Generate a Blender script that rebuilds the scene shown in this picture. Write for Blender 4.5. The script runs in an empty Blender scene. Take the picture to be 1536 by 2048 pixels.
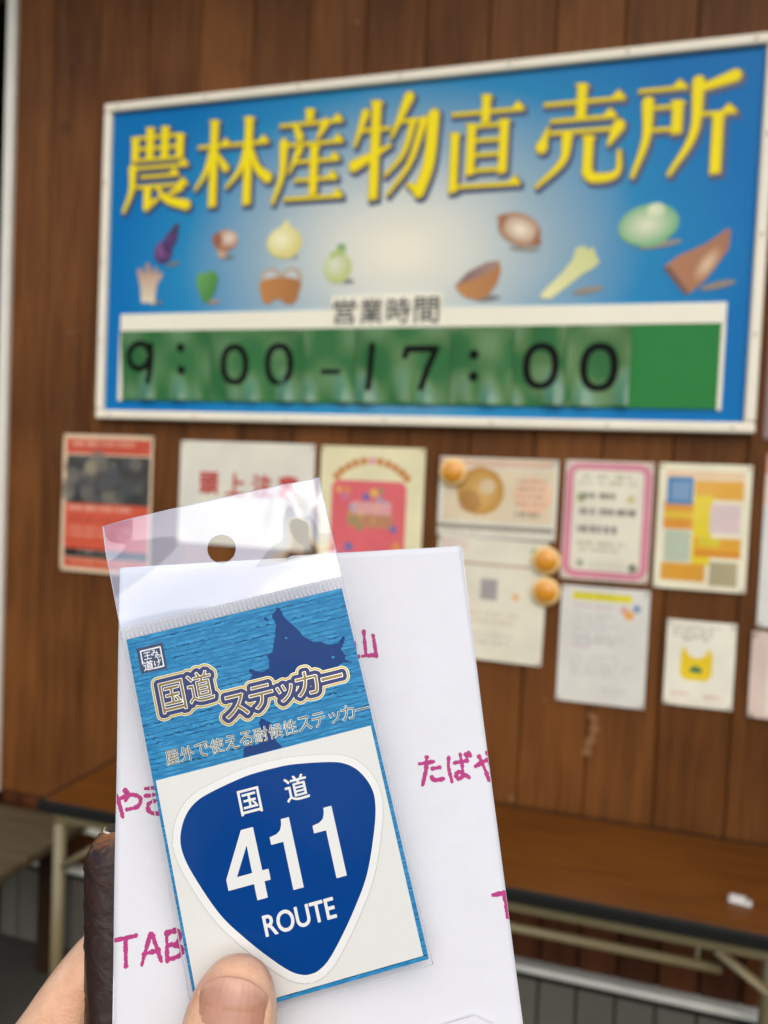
import bpy, bmesh, math, random
import numpy as np
from mathutils import Vector, Matrix
random.seed(4); RNG = np.random.default_rng(7)
S = bpy.context.scene
COL = S.collection

# ------------------------------------------------------------------ camera
cam_d = bpy.data.cameras.new("camera"); cam = bpy.data.objects.new("camera", cam_d); COL.objects.link(cam)
RIGHT = Vector((0.959305, 0.278860, 0.044389)); DOWN = Vector((0.053553, -0.025328, -0.998244)); FWD = Vector((-0.277246, 0.959998, -0.039231))
CAM = Vector((0, -1.99, 1.517))
mw = Matrix.Identity(4)
for i in range(3):
    mw[i][0] = RIGHT[i]; mw[i][1] = -DOWN[i]; mw[i][2] = -FWD[i]; mw[i][3] = CAM[i]
cam.matrix_world = mw
cam_d.sensor_fit = 'VERTICAL'; cam_d.sensor_height = 36.0; cam_d.sensor_width = 36.0
cam_d.lens = 1540 / 2048 * 36.0
cam_d.clip_start = 0.02; cam_d.clip_end = 500
cam_d.dof.use_dof = True; cam_d.dof.focus_distance = 0.2105; cam_d.dof.aperture_fstop = 12.5
S.camera = cam

# ------------------------------------------------------------------ sky, sun, exposure
SUN_EL, SUN_AZ = math.radians(48), math.radians(205)     # soft sun behind and right of the camera
world = bpy.data.worlds.new("World"); S.world = world; world.use_nodes = True
wn = world.node_tree.nodes; wl = world.node_tree.links
bg = wn["Background"]; sky = wn.new("ShaderNodeTexSky"); sky.sky_type = 'NISHITA'; sky.sun_disc = False
sky.sun_elevation = SUN_EL; sky.sun_rotation = math.radians(155); sky.air_density = 1.0; sky.dust_density = 2.0; sky.ozone_density = 1.0
wl.new(sky.outputs[0], bg.inputs[0]); bg.inputs[1].default_value = 0.15
sl = bpy.data.lights.new("sun", 'SUN'); sun = bpy.data.objects.new("sun", sl); COL.objects.link(sun)
sl.energy = 0.9; sl.angle = math.radians(75); sl.color = (1.0, 0.92, 0.80)
d = Vector((0.30, -0.80, 0.90)).normalized()            # towards the sun
sun.rotation_euler = d.to_track_quat('Z', 'Y').to_euler(); sun.location = (3, -6, 7)
sky.sun_elevation = math.asin(d.z); sky.sun_rotation = math.atan2(d.x, d.y)
vs = S.view_settings; vs.view_transform = 'Standard'; vs.look = 'None'; vs.gamma = 1; vs.use_curve_mapping = False
vs.exposure = 0.38
S.cycles.use_denoising = True; S.cycles.max_bounces = 8; S.cycles.transparent_max_bounces = 16
S.cycles.caustics_reflective = False; S.cycles.caustics_refractive = False

# ------------------------------------------------------------------ helpers
def lin(c):
    c = np.asarray(c, float) / 255.0
    return np.where(c <= 0.04045, c / 12.92, ((c + 0.055) / 1.055) ** 2.4)
def rgb(*c): return tuple(float(v) for v in lin(c)) + (1.0,)

def tag(o, label=None, cat=None, group=None, kind=None):
    if label: o["label"] = label
    if cat: o["category"] = cat
    if group: o["group"] = group
    if kind: o["kind"] = kind
    return o
def thing(name, label, cat, loc=(0, 0, 0), mat=None, group=None):
    o = bpy.data.objects.new(name, None); COL.objects.link(o); o.empty_display_size = 0.05
    if mat is not None: o.matrix_world = mat
    else: o.location = loc
    return tag(o, label, cat, group)

def mesh(name, v, f, m, parent=None, smooth=False, cols=None, kind=None):
    me = bpy.data.meshes.new(name); me.from_pydata([tuple(map(float, p)) for p in v], [], [tuple(map(int, q)) for q in f]); me.update()
    if smooth: me.polygons.foreach_set("use_smooth", [True] * len(me.polygons))
    if cols is not None:
        a = me.color_attributes.new("Col", 'FLOAT_COLOR', 'POINT')
        cc = np.ones((len(v), 4), np.float32); cc[:, :3] = np.asarray(cols)[:, :3]
        a.data.foreach_set("color", cc.ravel())
    me.materials.append(m)
    o = bpy.data.objects.new(name, me); COL.objects.link(o)
    if parent is not None: o.parent = parent
    if kind: o["kind"] = kind
    return o
def bm_obj(name, bm, m, parent=None, smooth=False):
    me = bpy.data.meshes.new(name); bm.normal_update(); bm.to_mesh(me); bm.free()
    if smooth: me.polygons.foreach_set("use_smooth", [True] * len(me.polygons))
    me.materials.append(m); o = bpy.data.objects.new(name, me); COL.objects.link(o)
    if parent is not None: o.parent = parent
    return o
def box(name, a, b, m, parent=None, bev=0.0, seg=2):
    bm = bmesh.new(); bmesh.ops.create_cube(bm, size=1.0)
    for v in bm.verts:
        v.co = Vector([(a[i] + b[i]) / 2 + v.co[i] * (b[i] - a[i]) for i in range(3)])
    if bev: bmesh.ops.bevel(bm, geom=bm.edges[:], offset=bev, segments=seg, affect='EDGES', profile=0.5)
    return bm_obj(name, bm, m, parent, smooth=False)
def tube(name, pts, r, m, parent=None, seg=14, cap=True, rs=None, sq=1.0):
    pts = [Vector(p) for p in pts]; V = []; F = []
    n = len(pts)
    for i, p in enumerate(pts):
        t = (pts[min(i + 1, n - 1)] - pts[max(i - 1, 0)]).normalized()
        up = Vector((0, 0, 1)) if abs(t.z) < 0.9 else Vector((0, 1, 0))
        a = t.cross(up).normalized(); b = a.cross(t).normalized(); rr = rs[i] if rs else r
        for k in range(seg):
            th = 2 * math.pi * k / seg
            V.append(p + a * rr * math.cos(th) + b * rr * sq * math.sin(th))
    for i in range(n - 1):
        for k in range(seg):
            F.append((i * seg + k, i * seg + (k + 1) % seg, (i + 1) * seg + (k + 1) % seg, (i + 1) * seg + k))
    if cap: F.append(tuple(range(seg))[::-1]); F.append(tuple((n - 1) * seg + k for k in range(seg)))
    return mesh(name, V, F, m, parent, smooth=True)

# --- procedural materials
def new_mat(name):
    m = bpy.data.materials.new(name); m.use_nodes = True
    return m, m.node_tree.nodes, m.node_tree.links, m.node_tree.nodes["Principled BSDF"]
def pm(name, c, rough=0.5, metal=0.0, coat=0.0, var=0.0, vscale=30.0, bump=0.0, bscale=200.0, spec=0.5, sss=0.0, rand=0.0, stretch=None):
    m, N, L, P = new_mat(name)
    P.inputs["Base Color"].default_value = c; P.inputs["Roughness"].default_value = rough; P.inputs["Metallic"].default_value = metal
    P.inputs["Coat Weight"].default_value = coat; P.inputs["Coat Roughness"].default_value = 0.08; P.inputs["Specular IOR Level"].default_value = spec
    if sss:
        P.inputs["Subsurface Weight"].default_value = sss; P.inputs["Subsurface Radius"].default_value = (1.0, 0.35, 0.2); P.inputs["Subsurface Scale"].default_value = 0.003
    tc = N.new("ShaderNodeTexCoord"); src = tc.outputs["Object"]
    if stretch:
        mp = N.new("ShaderNodeMapping"); mp.inputs["Scale"].default_value = stretch; L.new(src, mp.inputs[0]); src = mp.outputs[0]
    if var or rand:
        nt = N.new("ShaderNodeTexNoise"); nt.inputs["Scale"].default_value = vscale; nt.inputs["Detail"].default_value = 5; L.new(src, nt.inputs["Vector"])
        mr = N.new("ShaderNodeMapRange"); mr.inputs[1].default_value = 0.25; mr.inputs[2].default_value = 0.75; mr.inputs[3].default_value = 1 - var; mr.inputs[4].default_value = 1 + var
        L.new(nt.outputs["Fac"], mr.inputs[0]); out = mr.outputs[0]
        if rand:
            oi = N.new("ShaderNodeObjectInfo"); r2 = N.new("ShaderNodeMapRange"); r2.inputs[3].default_value = 1 - rand; r2.inputs[4].default_value = 1 + rand
            L.new(oi.outputs["Random"], r2.inputs[0]); mu = N.new("ShaderNodeMath"); mu.operation = 'MULTIPLY'; L.new(out, mu.inputs[0]); L.new(r2.outputs[0], mu.inputs[1]); out = mu.outputs[0]
        mx = N.new("ShaderNodeVectorMath"); mx.operation = 'SCALE'; mx.inputs[0].default_value = c[:3]; L.new(out, mx.inputs["Scale"]); L.new(mx.outputs[0], P.inputs["Base Color"])
    if bump:
        nb = N.new("ShaderNodeTexNoise"); nb.inputs["Scale"].default_value = bscale; nb.inputs["Detail"].default_value = 4; L.new(src, nb.inputs["Vector"])
        bp = N.new("ShaderNodeBump"); bp.inputs["Strength"].default_value = bump; bp.inputs["Distance"].default_value = 0.3 / bscale; L.new(nb.outputs["Fac"], bp.inputs["Height"]); L.new(bp.outputs[0], P.inputs["Normal"])
    return m
def vcm(name, rough=0.5, coat=0.0, spec=0.4, grain=0.0, gscale=300.0, sss=0.0):
    m, N, L, P = new_mat(name); a = N.new("ShaderNodeAttribute"); a.attribute_name = "Col"
    out = a.outputs["Color"]
    if grain:
        tc = N.new("ShaderNodeTexCoord"); nt = N.new("ShaderNodeTexNoise"); nt.inputs["Scale"].default_value = gscale; nt.inputs["Detail"].default_value = 3; L.new(tc.outputs["Object"], nt.inputs["Vector"])
        mr = N.new("ShaderNodeMapRange"); mr.inputs[1].default_value = 0.3; mr.inputs[2].default_value = 0.7; mr.inputs[3].default_value = 1 - grain; mr.inputs[4].default_value = 1 + grain; L.new(nt.outputs["Fac"], mr.inputs[0])
        mx = N.new("ShaderNodeVectorMath"); mx.operation = 'SCALE'; L.new(out, mx.inputs[0]); L.new(mr.outputs[0], mx.inputs["Scale"]); out = mx.outputs[0]
    L.new(out, P.inputs["Base Color"]); P.inputs["Roughness"].default_value = rough; P.inputs["Coat Weight"].default_value = coat; P.inputs["Coat Roughness"].default_value = 0.06
    P.inputs["Specular IOR Level"].default_value = spec
    return m
def wood(name, c_dark, c_light, grain=(14, 14, 1.1), rough=0.5, rand=0.16, coat=0.0, specks=0.0, bump=0.25, spec=0.15):
    m, N, L, P = new_mat(name)
    tc = N.new("ShaderNodeTexCoord"); oi = N.new("ShaderNodeObjectInfo")
    off = N.new("ShaderNodeVectorMath"); off.operation = 'SCALE'; off.inputs[0].default_value = (31.0, 17.0, 53.0); L.new(oi.outputs["Random"], off.inputs["Scale"])
    ad = N.new("ShaderNodeVectorMath"); ad.operation = 'ADD'; L.new(tc.outputs["Object"], ad.inputs[0]); L.new(off.outputs[0], ad.inputs[1])
    mp = N.new("ShaderNodeMapping"); mp.inputs["Scale"].default_value = grain; L.new(ad.outputs[0], mp.inputs[0])
    n1 = N.new("ShaderNodeTexNoise"); n1.inputs["Scale"].default_value = 3.0; n1.inputs["Detail"].default_value = 8; n1.inputs["Distortion"].default_value = 0.6; L.new(mp.outputs[0], n1.inputs["Vector"])
    n2 = N.new("ShaderNodeTexNoise"); n2.inputs["Scale"].default_value = 2.2; n2.inputs["Detail"].default_value = 3; L.new(ad.outputs[0], n2.inputs["Vector"])
    am = N.new("ShaderNodeMath"); am.operation = 'MULTIPLY_ADD'; am.inputs[1].default_value = 0.55; L.new(n2.outputs["Fac"], am.inputs[0]); 
    a2 = N.new("ShaderNodeMath"); a2.operation = 'MULTIPLY'; a2.inputs[1].default_value = 0.55; L.new(n1.outputs["Fac"], a2.inputs[0]); L.new(a2.outputs[0], am.inputs[2])
    cr = N.new("ShaderNodeValToRGB"); cr.color_ramp.elements[0].position = 0.33; cr.color_ramp.elements[0].color = c_dark; cr.color_ramp.elements[1].position = 0.72; cr.color_ramp.elements[1].color = c_light
    L.new(am.outputs[0], cr.inputs[0]); out = cr.outputs[0]
    r2 = N.new("ShaderNodeMapRange"); r2.inputs[3].default_value = 1 - rand; r2.inputs[4].default_value = 1 + rand; L.new(oi.outputs["Random"], r2.inputs[0])
    sc = N.new("ShaderNodeVectorMath"); sc.operation = 'SCALE'; L.new(out, sc.inputs[0]); L.new(r2.outputs[0], sc.inputs["Scale"]); out = sc.outputs[0]
    if specks:
        vo = N.new("ShaderNodeTexVoronoi"); vo.inputs["Scale"].default_value = 7.0; L.new(ad.outputs[0], vo.inputs["Vector"])
        lt = N.new("ShaderNodeMapRange"); lt.inputs[1].default_value = 0.045; lt.inputs[2].default_value = 0.02; lt.inputs[3].default_value = 0; lt.inputs[4].default_value = specks; L.new(vo.outputs["Distance"], lt.inputs[0])
        mx = N.new("ShaderNodeMix"); mx.data_type = 'RGBA'; L.new(lt.outputs[0], mx.inputs[0]); L.new(out, mx.inputs[6]); mx.inputs[7].default_value = (0.42, 0.30, 0.2, 1); out = mx.outputs[2]
        vo2 = N.new("ShaderNodeTexVoronoi"); vo2.inputs["Scale"].default_value = 3.1; L.new(ad.outputs[0], vo2.inputs["Vector"])
        l2 = N.new("ShaderNodeMapRange"); l2.inputs[1].default_value = 0.10; l2.inputs[2].default_value = 0.03; l2.inputs[3].default_value = 0; l2.inputs[4].default_value = 0.6; L.new(vo2.outputs["Distance"], l2.inputs[0])
        m2 = N.new("ShaderNodeMix"); m2.data_type = 'RGBA'; L.new(l2.outputs[0], m2.inputs[0]); L.new(out, m2.inputs[6]); m2.inputs[7].default_value = (0.05, 0.02, 0.007, 1); out = m2.outputs[2]
    L.new(out, P.inputs["Base Color"]); P.inputs["Roughness"].default_value = rough; P.inputs["Coat Weight"].default_value = coat; P.inputs["Coat Roughness"].default_value = 0.25
    P.inputs["Specular IOR Level"].default_value = spec
    if bump:
        bp = N.new("ShaderNodeBump"); bp.inputs["Strength"].default_value = bump; bp.inputs["Distance"].default_value = 0.002; L.new(n1.outputs["Fac"], bp.inputs["Height"]); L.new(bp.outputs[0], P.inputs["Normal"])
    return m
def film_mat(name, haze=0.0, gain=2.0):
    m, N, L, P = new_mat(name); N.remove(P)
    o = [n for n in N if n.type == 'OUTPUT_MATERIAL'][0]
    tr = N.new("ShaderNodeBsdfTransparent"); tr.inputs[0].default_value = (0.985, 0.985, 0.985, 1)
    gl = N.new("ShaderNodeBsdfGlossy"); gl.inputs["Roughness"].default_value = 0.02; gl.inputs["Color"].default_value = (0.86, 0.88, 1.0, 1)
    fr = N.new("ShaderNodeFresnel"); fr.inputs[0].default_value = 1.5
    mu = N.new("ShaderNodeMath"); mu.operation = 'MULTIPLY'; mu.inputs[1].default_value = gain; mu.use_clamp = True; L.new(fr.outputs[0], mu.inputs[0])
    mx = N.new("ShaderNodeMixShader"); L.new(mu.outputs[0], mx.inputs[0]); L.new(tr.outputs[0], mx.inputs[1]); L.new(gl.outputs[0], mx.inputs[2]); out = mx.outputs[0]
    if haze:
        df = N.new("ShaderNodeBsdfDiffuse"); df.inputs[0].default_value = (0.85, 0.86, 0.88, 1)
        m2 = N.new("ShaderNodeMixShader"); m2.inputs[0].default_value = haze; L.new(out, m2.inputs[1]); L.new(df.outputs[0], m2.inputs[2]); out = m2.outputs[0]
    L.new(out, o.inputs["Surface"]); return m

# --- flat print shapes: a 2-D field cut into faces along its zero line
def field_faces(F, xs, ys, merge=True):
    """faces of the region F<0 on the grid xs,ys (F[iy,ix])"""
    V = []; Q = []; idx = {}
    def vid(p):
        k = (round(p[0], 7), round(p[1], 7))
        if k not in idx: idx[k] = len(V); V.append(k)
        return idx[k]
    ins = F < 0; ny, nx = F.shape
    cnt = ins[:-1, :-1].astype(int) + ins[1:, :-1] + ins[:-1, 1:] + ins[1:, 1:]
    for j in range(ny - 1):
        i = 0; row = cnt[j]
        while i < nx - 1:
            c = row[i]
            if c == 0: i += 1; continue
            if c == 4:
                k = i + 1
                if merge:
                    while k < nx - 1 and row[k] == 4: k += 1
                Q.append((vid((xs[i], ys[j])), vid((xs[k], ys[j])), vid((xs[k], ys[j + 1])), vid((xs[i], ys[j + 1])))); i = k; continue
            cs = [(i, j), (i + 1, j), (i + 1, j + 1), (i, j + 1)]; poly = []
            for a in range(4):
                (i0, j0), (i1, j1) = cs[a], cs[(a + 1) % 4]; f0, f1 = F[j0, i0], F[j1, i1]
                if f0 < 0: poly.append(vid((xs[i0], ys[j0])))
                if (f0 < 0) != (f1 < 0):
                    t = f0 / (f0 - f1); poly.append(vid((xs[i0] + t * (xs[i1] - xs[i0]), ys[j0] + t * (ys[j1] - ys[j0]))))
            po = []
            for q in poly:
                if q not in po: po.append(q)
            if len(po) > 2: Q.append(tuple(po))
            i += 1
    return np.array(V).reshape(-1, 2), Q
def grid2(x0, y0, x1, y1, step):
    xs = np.linspace(x0, x1, max(3, int((x1 - x0) / step) + 1)); ys = np.linspace(y0, y1, max(3, int((y1 - y0) / step) + 1))
    return xs, ys, *np.meshgrid(xs, ys)
def f_poly(X, Y, pts):
    """signed distance to a polygon (list of loops accepted)"""
    loops = pts if isinstance(pts[0][0], (tuple, list, np.ndarray)) else [pts]
    segs = np.array([(lp[k][0], lp[k][1], lp[(k + 1) % len(lp)][0], lp[(k + 1) % len(lp)][1]) for lp in loops for k in range(len(lp))], float)
    return f_segs(X, Y, segs)
def f_segs(X, Y, segs):
    D = np.full(X.shape, 1e9); I = np.zeros(X.shape, bool)
    for ax, ay, bx, by in segs:
        dx, dy = bx - ax, by - ay; L2 = dx * dx + dy * dy + 1e-20
        t = np.clip(((X - ax) * dx + (Y - ay) * dy) / L2, 0, 1)
        D = np.minimum(D, (X - ax - t * dx) ** 2 + (Y - ay - t * dy) ** 2)
        if ay != by:
            c = ((ay > Y) != (by > Y)) & (X < (bx - ax) * (Y - ay) / (by - ay) + ax); I ^= c
    D = np.sqrt(D); return np.where(I, -D, D)
def f_cap(X, Y, pts, ws):
    """union of tapered capsules along a polyline"""
    F = np.full(X.shape, 1e9)
    for k in range(len(pts) - 1):
        (ax, ay), (bx, by) = pts[k], pts[k + 1]; dx, dy = bx - ax, by - ay
        t = np.clip(((X - ax) * dx + (Y - ay) * dy) / (dx * dx + dy * dy + 1e-12), 0, 1)
        F = np.minimum(F, np.hypot(X - ax - t * dx, Y - ay - t * dy) - (ws[k] + t * (ws[k + 1] - ws[k])))
    return F
def smooth_path(pts, n=8):
    P = [np.array(p, float) for p in pts]; P = [2 * P[0] - P[1]] + P + [2 * P[-1] - P[-2]]; out = []
    for i in range(1, len(P) - 2):
        for k in range(n):
            t = k / n; out.append(0.5 * (2 * P[i] + (P[i + 1] - P[i - 1]) * t + (2 * P[i - 1] - 5 * P[i] + 4 * P[i + 1] - P[i + 2]) * t * t + (3 * P[i] - P[i - 1] - 3 * P[i + 1] + P[i + 2]) * t ** 3))
    out.append(P[-2]); return [tuple(p) for p in out]
_fc = bpy.data.curves.new("lettering", 'FONT'); _fo = bpy.data.objects.new("lettering", _fc); COL.objects.link(_fo)
_cache = {}
def text_segs(s):
    """outline segments of a line of lettering, normalised to the unit box"""
    if s in _cache: return _cache[s]
    _fc.body = s; bpy.context.view_layer.update()
    dg = bpy.context.evaluated_depsgraph_get(); ev = _fo.evaluated_get(dg); me = ev.to_mesh()
    v = np.array([q.co[:2] for q in me.vertices]); f = [tuple(p.vertices) for p in me.polygons]
    cnt = {}
    for q in f:
        for a, b in zip(q, q[1:] + q[:1]): k = (min(a, b), max(a, b)); cnt[k] = cnt.get(k, 0) + 1
    mn, mx = v.min(0), v.max(0); v = (v - mn) / (mx - mn)
    seg = np.array([(*v[a], *v[b]) for (a, b), c in cnt.items() if c == 1]); ev.to_mesh_clear()
    _cache[s] = (v, f, seg); return _cache[s]
def text_flat(s, x0, y0, x1, y1, w=0.0):
    """lettering fitted to a box; w fattens the strokes by that share of the box height"""
    if w:
        b = w * (y1 - y0); xs, ys, X, Y = grid2(x0 - b, y0 - b, x1 + b, y1 + b, min(x1 - x0, y1 - y0) / 46 if len(s) == 1 else (y1 - y0) / 40)
        return field_faces(f_segs(X, Y, place_segs(s, x0 + b, y0 + b, x1 - b, y1 - b)) - b, xs, ys)
    v, f, _ = text_segs(s); return np.c_[x0 + v[:, 0] * (x1 - x0), y0 + v[:, 1] * (y1 - y0)], f
def place_segs(s, x0, y0, x1, y1):
    seg = text_segs(s)[2]; return np.c_[x0 + seg[:, 0] * (x1 - x0), y0 + seg[:, 1] * (y1 - y0), x0 + seg[:, 2] * (x1 - x0), y0 + seg[:, 3] * (y1 - y0)]

# ------------------------------------------------------------------ materials
M_board = wood("stained_board", rgb(72, 39, 12), rgb(118, 72, 32), rough=0.55, specks=0.5)
M_lowboard = wood("dark_lower_board", rgb(52, 27, 14), rgb(92, 52, 28), rough=0.35, coat=0.2)
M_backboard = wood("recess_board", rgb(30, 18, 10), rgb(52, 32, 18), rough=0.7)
M_white_paint = pm("white_paint", rgb(228, 222, 205), 0.45, var=0.05, vscale=12, bump=0.1)
M_concrete = pm("concrete", rgb(66, 62, 52), 0.85, var=0.16, vscale=5, bump=0.4, bscale=120)
M_plinth = pm("grey_plinth", rgb(96, 92, 80), 0.7, var=0.12, vscale=9, bump=0.3, bscale=90, rand=0.05)
M_flash = pm("metal_flashing", rgb(222, 219, 204), 0.35, metal=0.1, var=0.08, vscale=20)
M_dark = pm("black_trim", rgb(26, 26, 24), 0.5, var=0.1, spec=.2)
M_tabletop = wood("table_laminate", rgb(80, 44, 12), rgb(114, 67, 23), grain=(1.2, 16, 16), rough=0.36, rand=0.0, coat=0.15, bump=0.05)
M_cream_metal = pm("cream_painted_steel", rgb(122, 110, 78), 0.4, var=0.06, vscale=30)
M_oldwood = wood("weathered_bench", rgb(66, 56, 38), rgb(98, 84, 62), grain=(1.2, 14, 14), rough=0.75, rand=0.05)
M_sign_white = pm("sign_frame_white", rgb(244, 234, 208), 0.4, var=0.05, vscale=6)
M_sign_cream = pm("sign_cream", rgb(246, 238, 212), 0.4, var=0.03, vscale=8)
M_yellow = pm("sign_yellow", rgb(255, 230, 14), 0.4, spec=.15, var=0.03, vscale=8)
M_olive = pm("sign_olive_edge", rgb(196, 166, 30), 0.4, spec=.15)
M_navy_print = pm("sign_navy_print", rgb(38, 62, 104), 0.35)
M_ink = pm("black_ink", rgb(14, 16, 14), 0.45, spec=.1)
M_ink_dull = pm("faded_black_ink", rgb(62, 60, 52), 0.4)
M_green = pm("green_panel", rgb(46, 130, 62), 0.4, spec=.12, var=0.03)
M_lam = vcm("laminated_card", 0.4, coat=1.0, grain=0.06, gscale=14, spec=.1); M_lam.node_tree.nodes["Principled BSDF"].inputs["Coat IOR"].default_value = 1.75
M_paper = vcm("printed_paper", 0.5, coat=0.0, grain=0.07, gscale=11)
M_gloss_paper = vcm("laminated_paper", 0.35, coat=0.5, grain=0.06, gscale=9)
M_red_ink = pm("red_ink", rgb(196, 62, 52), 0.4)
M_pin = pm("steel_pin", rgb(170, 150, 120), 0.35, metal=0.8)
M_screw = pm("painted_screw", rgb(196, 184, 158), 0.4)
M_amber = pm("amber_plastic", rgb(224, 150, 40), 0.2, coat=0.6, var=0.1, vscale=60)
M_amber_pale = pm("pale_amber_plastic", rgb(238, 200, 130), 0.25, coat=0.5)

# ------------------------------------------------------------------ setting: ground
g = mesh("ground", [(-60, -60, 0), (60, -60, 0), (60, 60, 0), (-60, 60, 0)], [(0, 1, 2, 3)], M_concrete); tag(g, "grey concrete ground in front of the wooden wall", "ground", kind="structure")

# ------------------------------------------------------------------ wooden wall
wall = thing("wooden_wall", "brown stained wall of wide vertical boards behind the table", "wall", (0, 0, 0))
def board_mesh(w, z0, z1, t=0.018, ch=0.004):
    h = w / 2
    prof = [(-h, 0), (-h, -t + ch), (-h + ch, -t), (h - ch, -t), (h, -t + ch), (h, 0)]
    V = [(x, y, z) for z in (z0, z1) for x, y in prof]; n = len(prof)
    F = [(k, (k + 1) % n, n + (k + 1) % n, n + k) for k in range(n)] + [tuple(range(n))[::-1], tuple(range(n, 2 * n))]
    return V, F
V, F = board_mesh(0.1655, 0.48, 3.4, ch=0.003); b0 = mesh("board", V, F, M_board, wall); b0.location = (-1.778, 0, 0)
V, F = board_mesh(0.0925, 0.285, 0.475); l0 = mesh("lower_board", V, F, M_lowboard, wall); l0.location = (-1.80, 0.004, 0)
V, F = board_mesh(0.0925, 0.0, 0.235, t=0.02); p0 = mesh("plinth_panel", V, F, M_plinth, wall); p0.location = (-1.80, 0.012, 0)
def copies(o, locs):
    for L in locs:
        c = o.copy(); COL.objects.link(c); c.parent = o.parent; c.location = L
copies(b0, [(-1.778 + 0.1675 * k, random.uniform(-0.0012, 0.0012), 0) for k in range(1, 24)])
copies(l0, [(-1.80 + 0.0968 * k, 0.004 + random.uniform(-0.001, 0.001), 0) for k in range(1, 40)])
copies(p0, [(-1.80 + 0.0968 * k, 0.012 + random.uniform(-0.001, 0.001), 0) for k in range(1, 40)])
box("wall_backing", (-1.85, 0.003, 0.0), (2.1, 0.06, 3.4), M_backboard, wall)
box("flashing", (-1.85, -0.040, 0.262), (2.1, 0.002, 0.280), M_flash, wall, 0.004)
box("flashing_gap_strip", (-1.85, -0.022, 0.238), (2.1, 0.002, 0.260), M_dark, wall, 0.002)
wv = [(0.0 + 0.008 * math.sin(t * 5), -0.0205, 0.955 - 0.11 * t) for t in np.linspace(0, 1, 14)]
tv = []; tf = []
for i, (x, y, z) in enumerate(wv):
    wdt = 0.010 + 0.004 * math.sin(i * 1.7); tv += [(x - wdt, y, z), (x + wdt, y - 0.001, z)]
    if i: tf.append((2 * i - 2, 2 * i - 1, 2 * i + 1, 2 * i))
mesh("tape_remnant", [(x - 0.008, y, z) for x, y, z in tv], tf, pm("old_tape", rgb(134, 92, 52), 0.5, var=0.25), wall)
# white corner trim, and a dark bay added beyond it to hold shade
post = thing("corner_trim", "white painted vertical trim at the end of the board wall", "trim", (-1.838, -0.01, 0))
box("trim_strip", (-0.017, -0.025, 0.47), (0.017, 0.03, 3.4), M_white_paint, post, 0.004)
box("trim_foot", (-0.020, -0.028, 0.0), (0.020, 0.03, 0.468), M_backboard, post, 0.004)
bay = thing("added_shade_bay", "dark wooden wall of the bay added beyond the white trim to hold shade", "wall", (-2.9, 0.95, 0))
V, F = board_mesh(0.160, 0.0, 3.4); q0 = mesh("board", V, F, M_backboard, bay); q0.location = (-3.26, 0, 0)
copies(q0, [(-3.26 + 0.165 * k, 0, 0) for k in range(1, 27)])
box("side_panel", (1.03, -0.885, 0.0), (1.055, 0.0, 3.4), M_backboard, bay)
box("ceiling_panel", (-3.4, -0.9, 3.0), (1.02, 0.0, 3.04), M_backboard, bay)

eave = thing("added_shade_eave", "added wooden eave, out of view, shading the board wall and the table", "eave", (0, 0, 3.4))  # unseen eave, added to shade the wall and table
for k in range(4): box("eave_board", (-4.2, 0.06 - 0.142 * (k + 1), 0.001), (4.2, 0.06 - 0.142 * k - 0.004, 0.022), M_board, eave)
for k in range(10): box("rafter", (-3.9 + 0.87 * k, -0.5, -0.09), (-3.83 + 0.87 * k, 0.05, -0.001), M_board, eave)
box("fascia", (-4.2, -0.53, -0.11), (4.2, -0.504, 0.03), M_board, eave)

# ------------------------------------------------------------------ the big shop sign
SX0, SX1, SZ0, SZ1 = -1.484, 0.324, 1.668, 2.592
CX, CZ = (SX0 + SX1) / 2, (SZ0 + SZ1) / 2
sign = thing("shop_sign", "large blue sign with yellow characters, vegetable pictures and white frame on board wall", "sign", (CX, -0.02, CZ))
def sg(x, z): return x - CX, z - CZ
fw = 0.026
def fr(name, x0, x1, z0, z1): 
    a, b = sg(x0, z0); c, e = sg(x1, z1); return box(name, (a, -0.030, b), (c, -0.001, e), M_sign_white, sign, 0.006, 3)
fr("frame_rail", SX0, SX1, SZ1 - fw, SZ1); fr("frame_rail", SX0, SX1, SZ0, SZ0 + fw)
fr("frame_stile", SX0, SX0 + fw, SZ0 + fw + 0.0005, SZ1 - fw - 0.0005); fr("frame_stile", SX1 - fw, SX1, SZ0 + fw + 0.0005, SZ1 - fw - 0.0005)
for k in range(7):
    for zz in (SZ0 + fw / 2, SZ1 - fw / 2): px_, pz_ = sg(SX0 + .05 + k * (SX1 - SX0 - .1) / 6, zz); tube("screw", [(px_, -.0325, pz_), (px_, -.026, pz_)], .0038, M_screw, sign, 10)
for zz in (.25, .5, .75):
    for xx in (SX0 + fw / 2, SX1 - fw / 2): px_, pz_ = sg(xx, SZ0 + zz * (SZ1 - SZ0)); tube("screw", [(px_, -.0325, pz_), (px_, -.026, pz_)], .0038, M_screw, sign, 10)
# blue face with a printed pale glow in its middle
m, N, L, P = new_mat("sign_face_print")
tc = N.new("ShaderNodeTexCoord"); mp = N.new("ShaderNodeMapping"); gx, gz = sg(-0.565, 2.125)
mp.inputs["Location"].default_value = (-gx / 0.94, 0, -gz / 0.66); mp.inputs["Scale"].default_value = (1 / 0.94, 0, 1 / 0.66); L.new(tc.outputs["Object"], mp.inputs[0])
ln = N.new("ShaderNodeVectorMath"); ln.operation = 'LENGTH'; L.new(mp.outputs[0], ln.inputs[0])
nz = N.new("ShaderNodeTexNoise"); nz.inputs["Scale"].default_value = 2.5; L.new(tc.outputs["Object"], nz.inputs["Vector"])
ma = N.new("ShaderNodeMath"); ma.operation = 'MULTIPLY_ADD'; ma.inputs[1].default_value = 0.12; L.new(nz.outputs["Fac"], ma.inputs[0]); L.new(ln.outputs["Value"], ma.inputs[2])
cr = N.new("ShaderNodeValToRGB"); els = cr.color_ramp.elements
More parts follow.
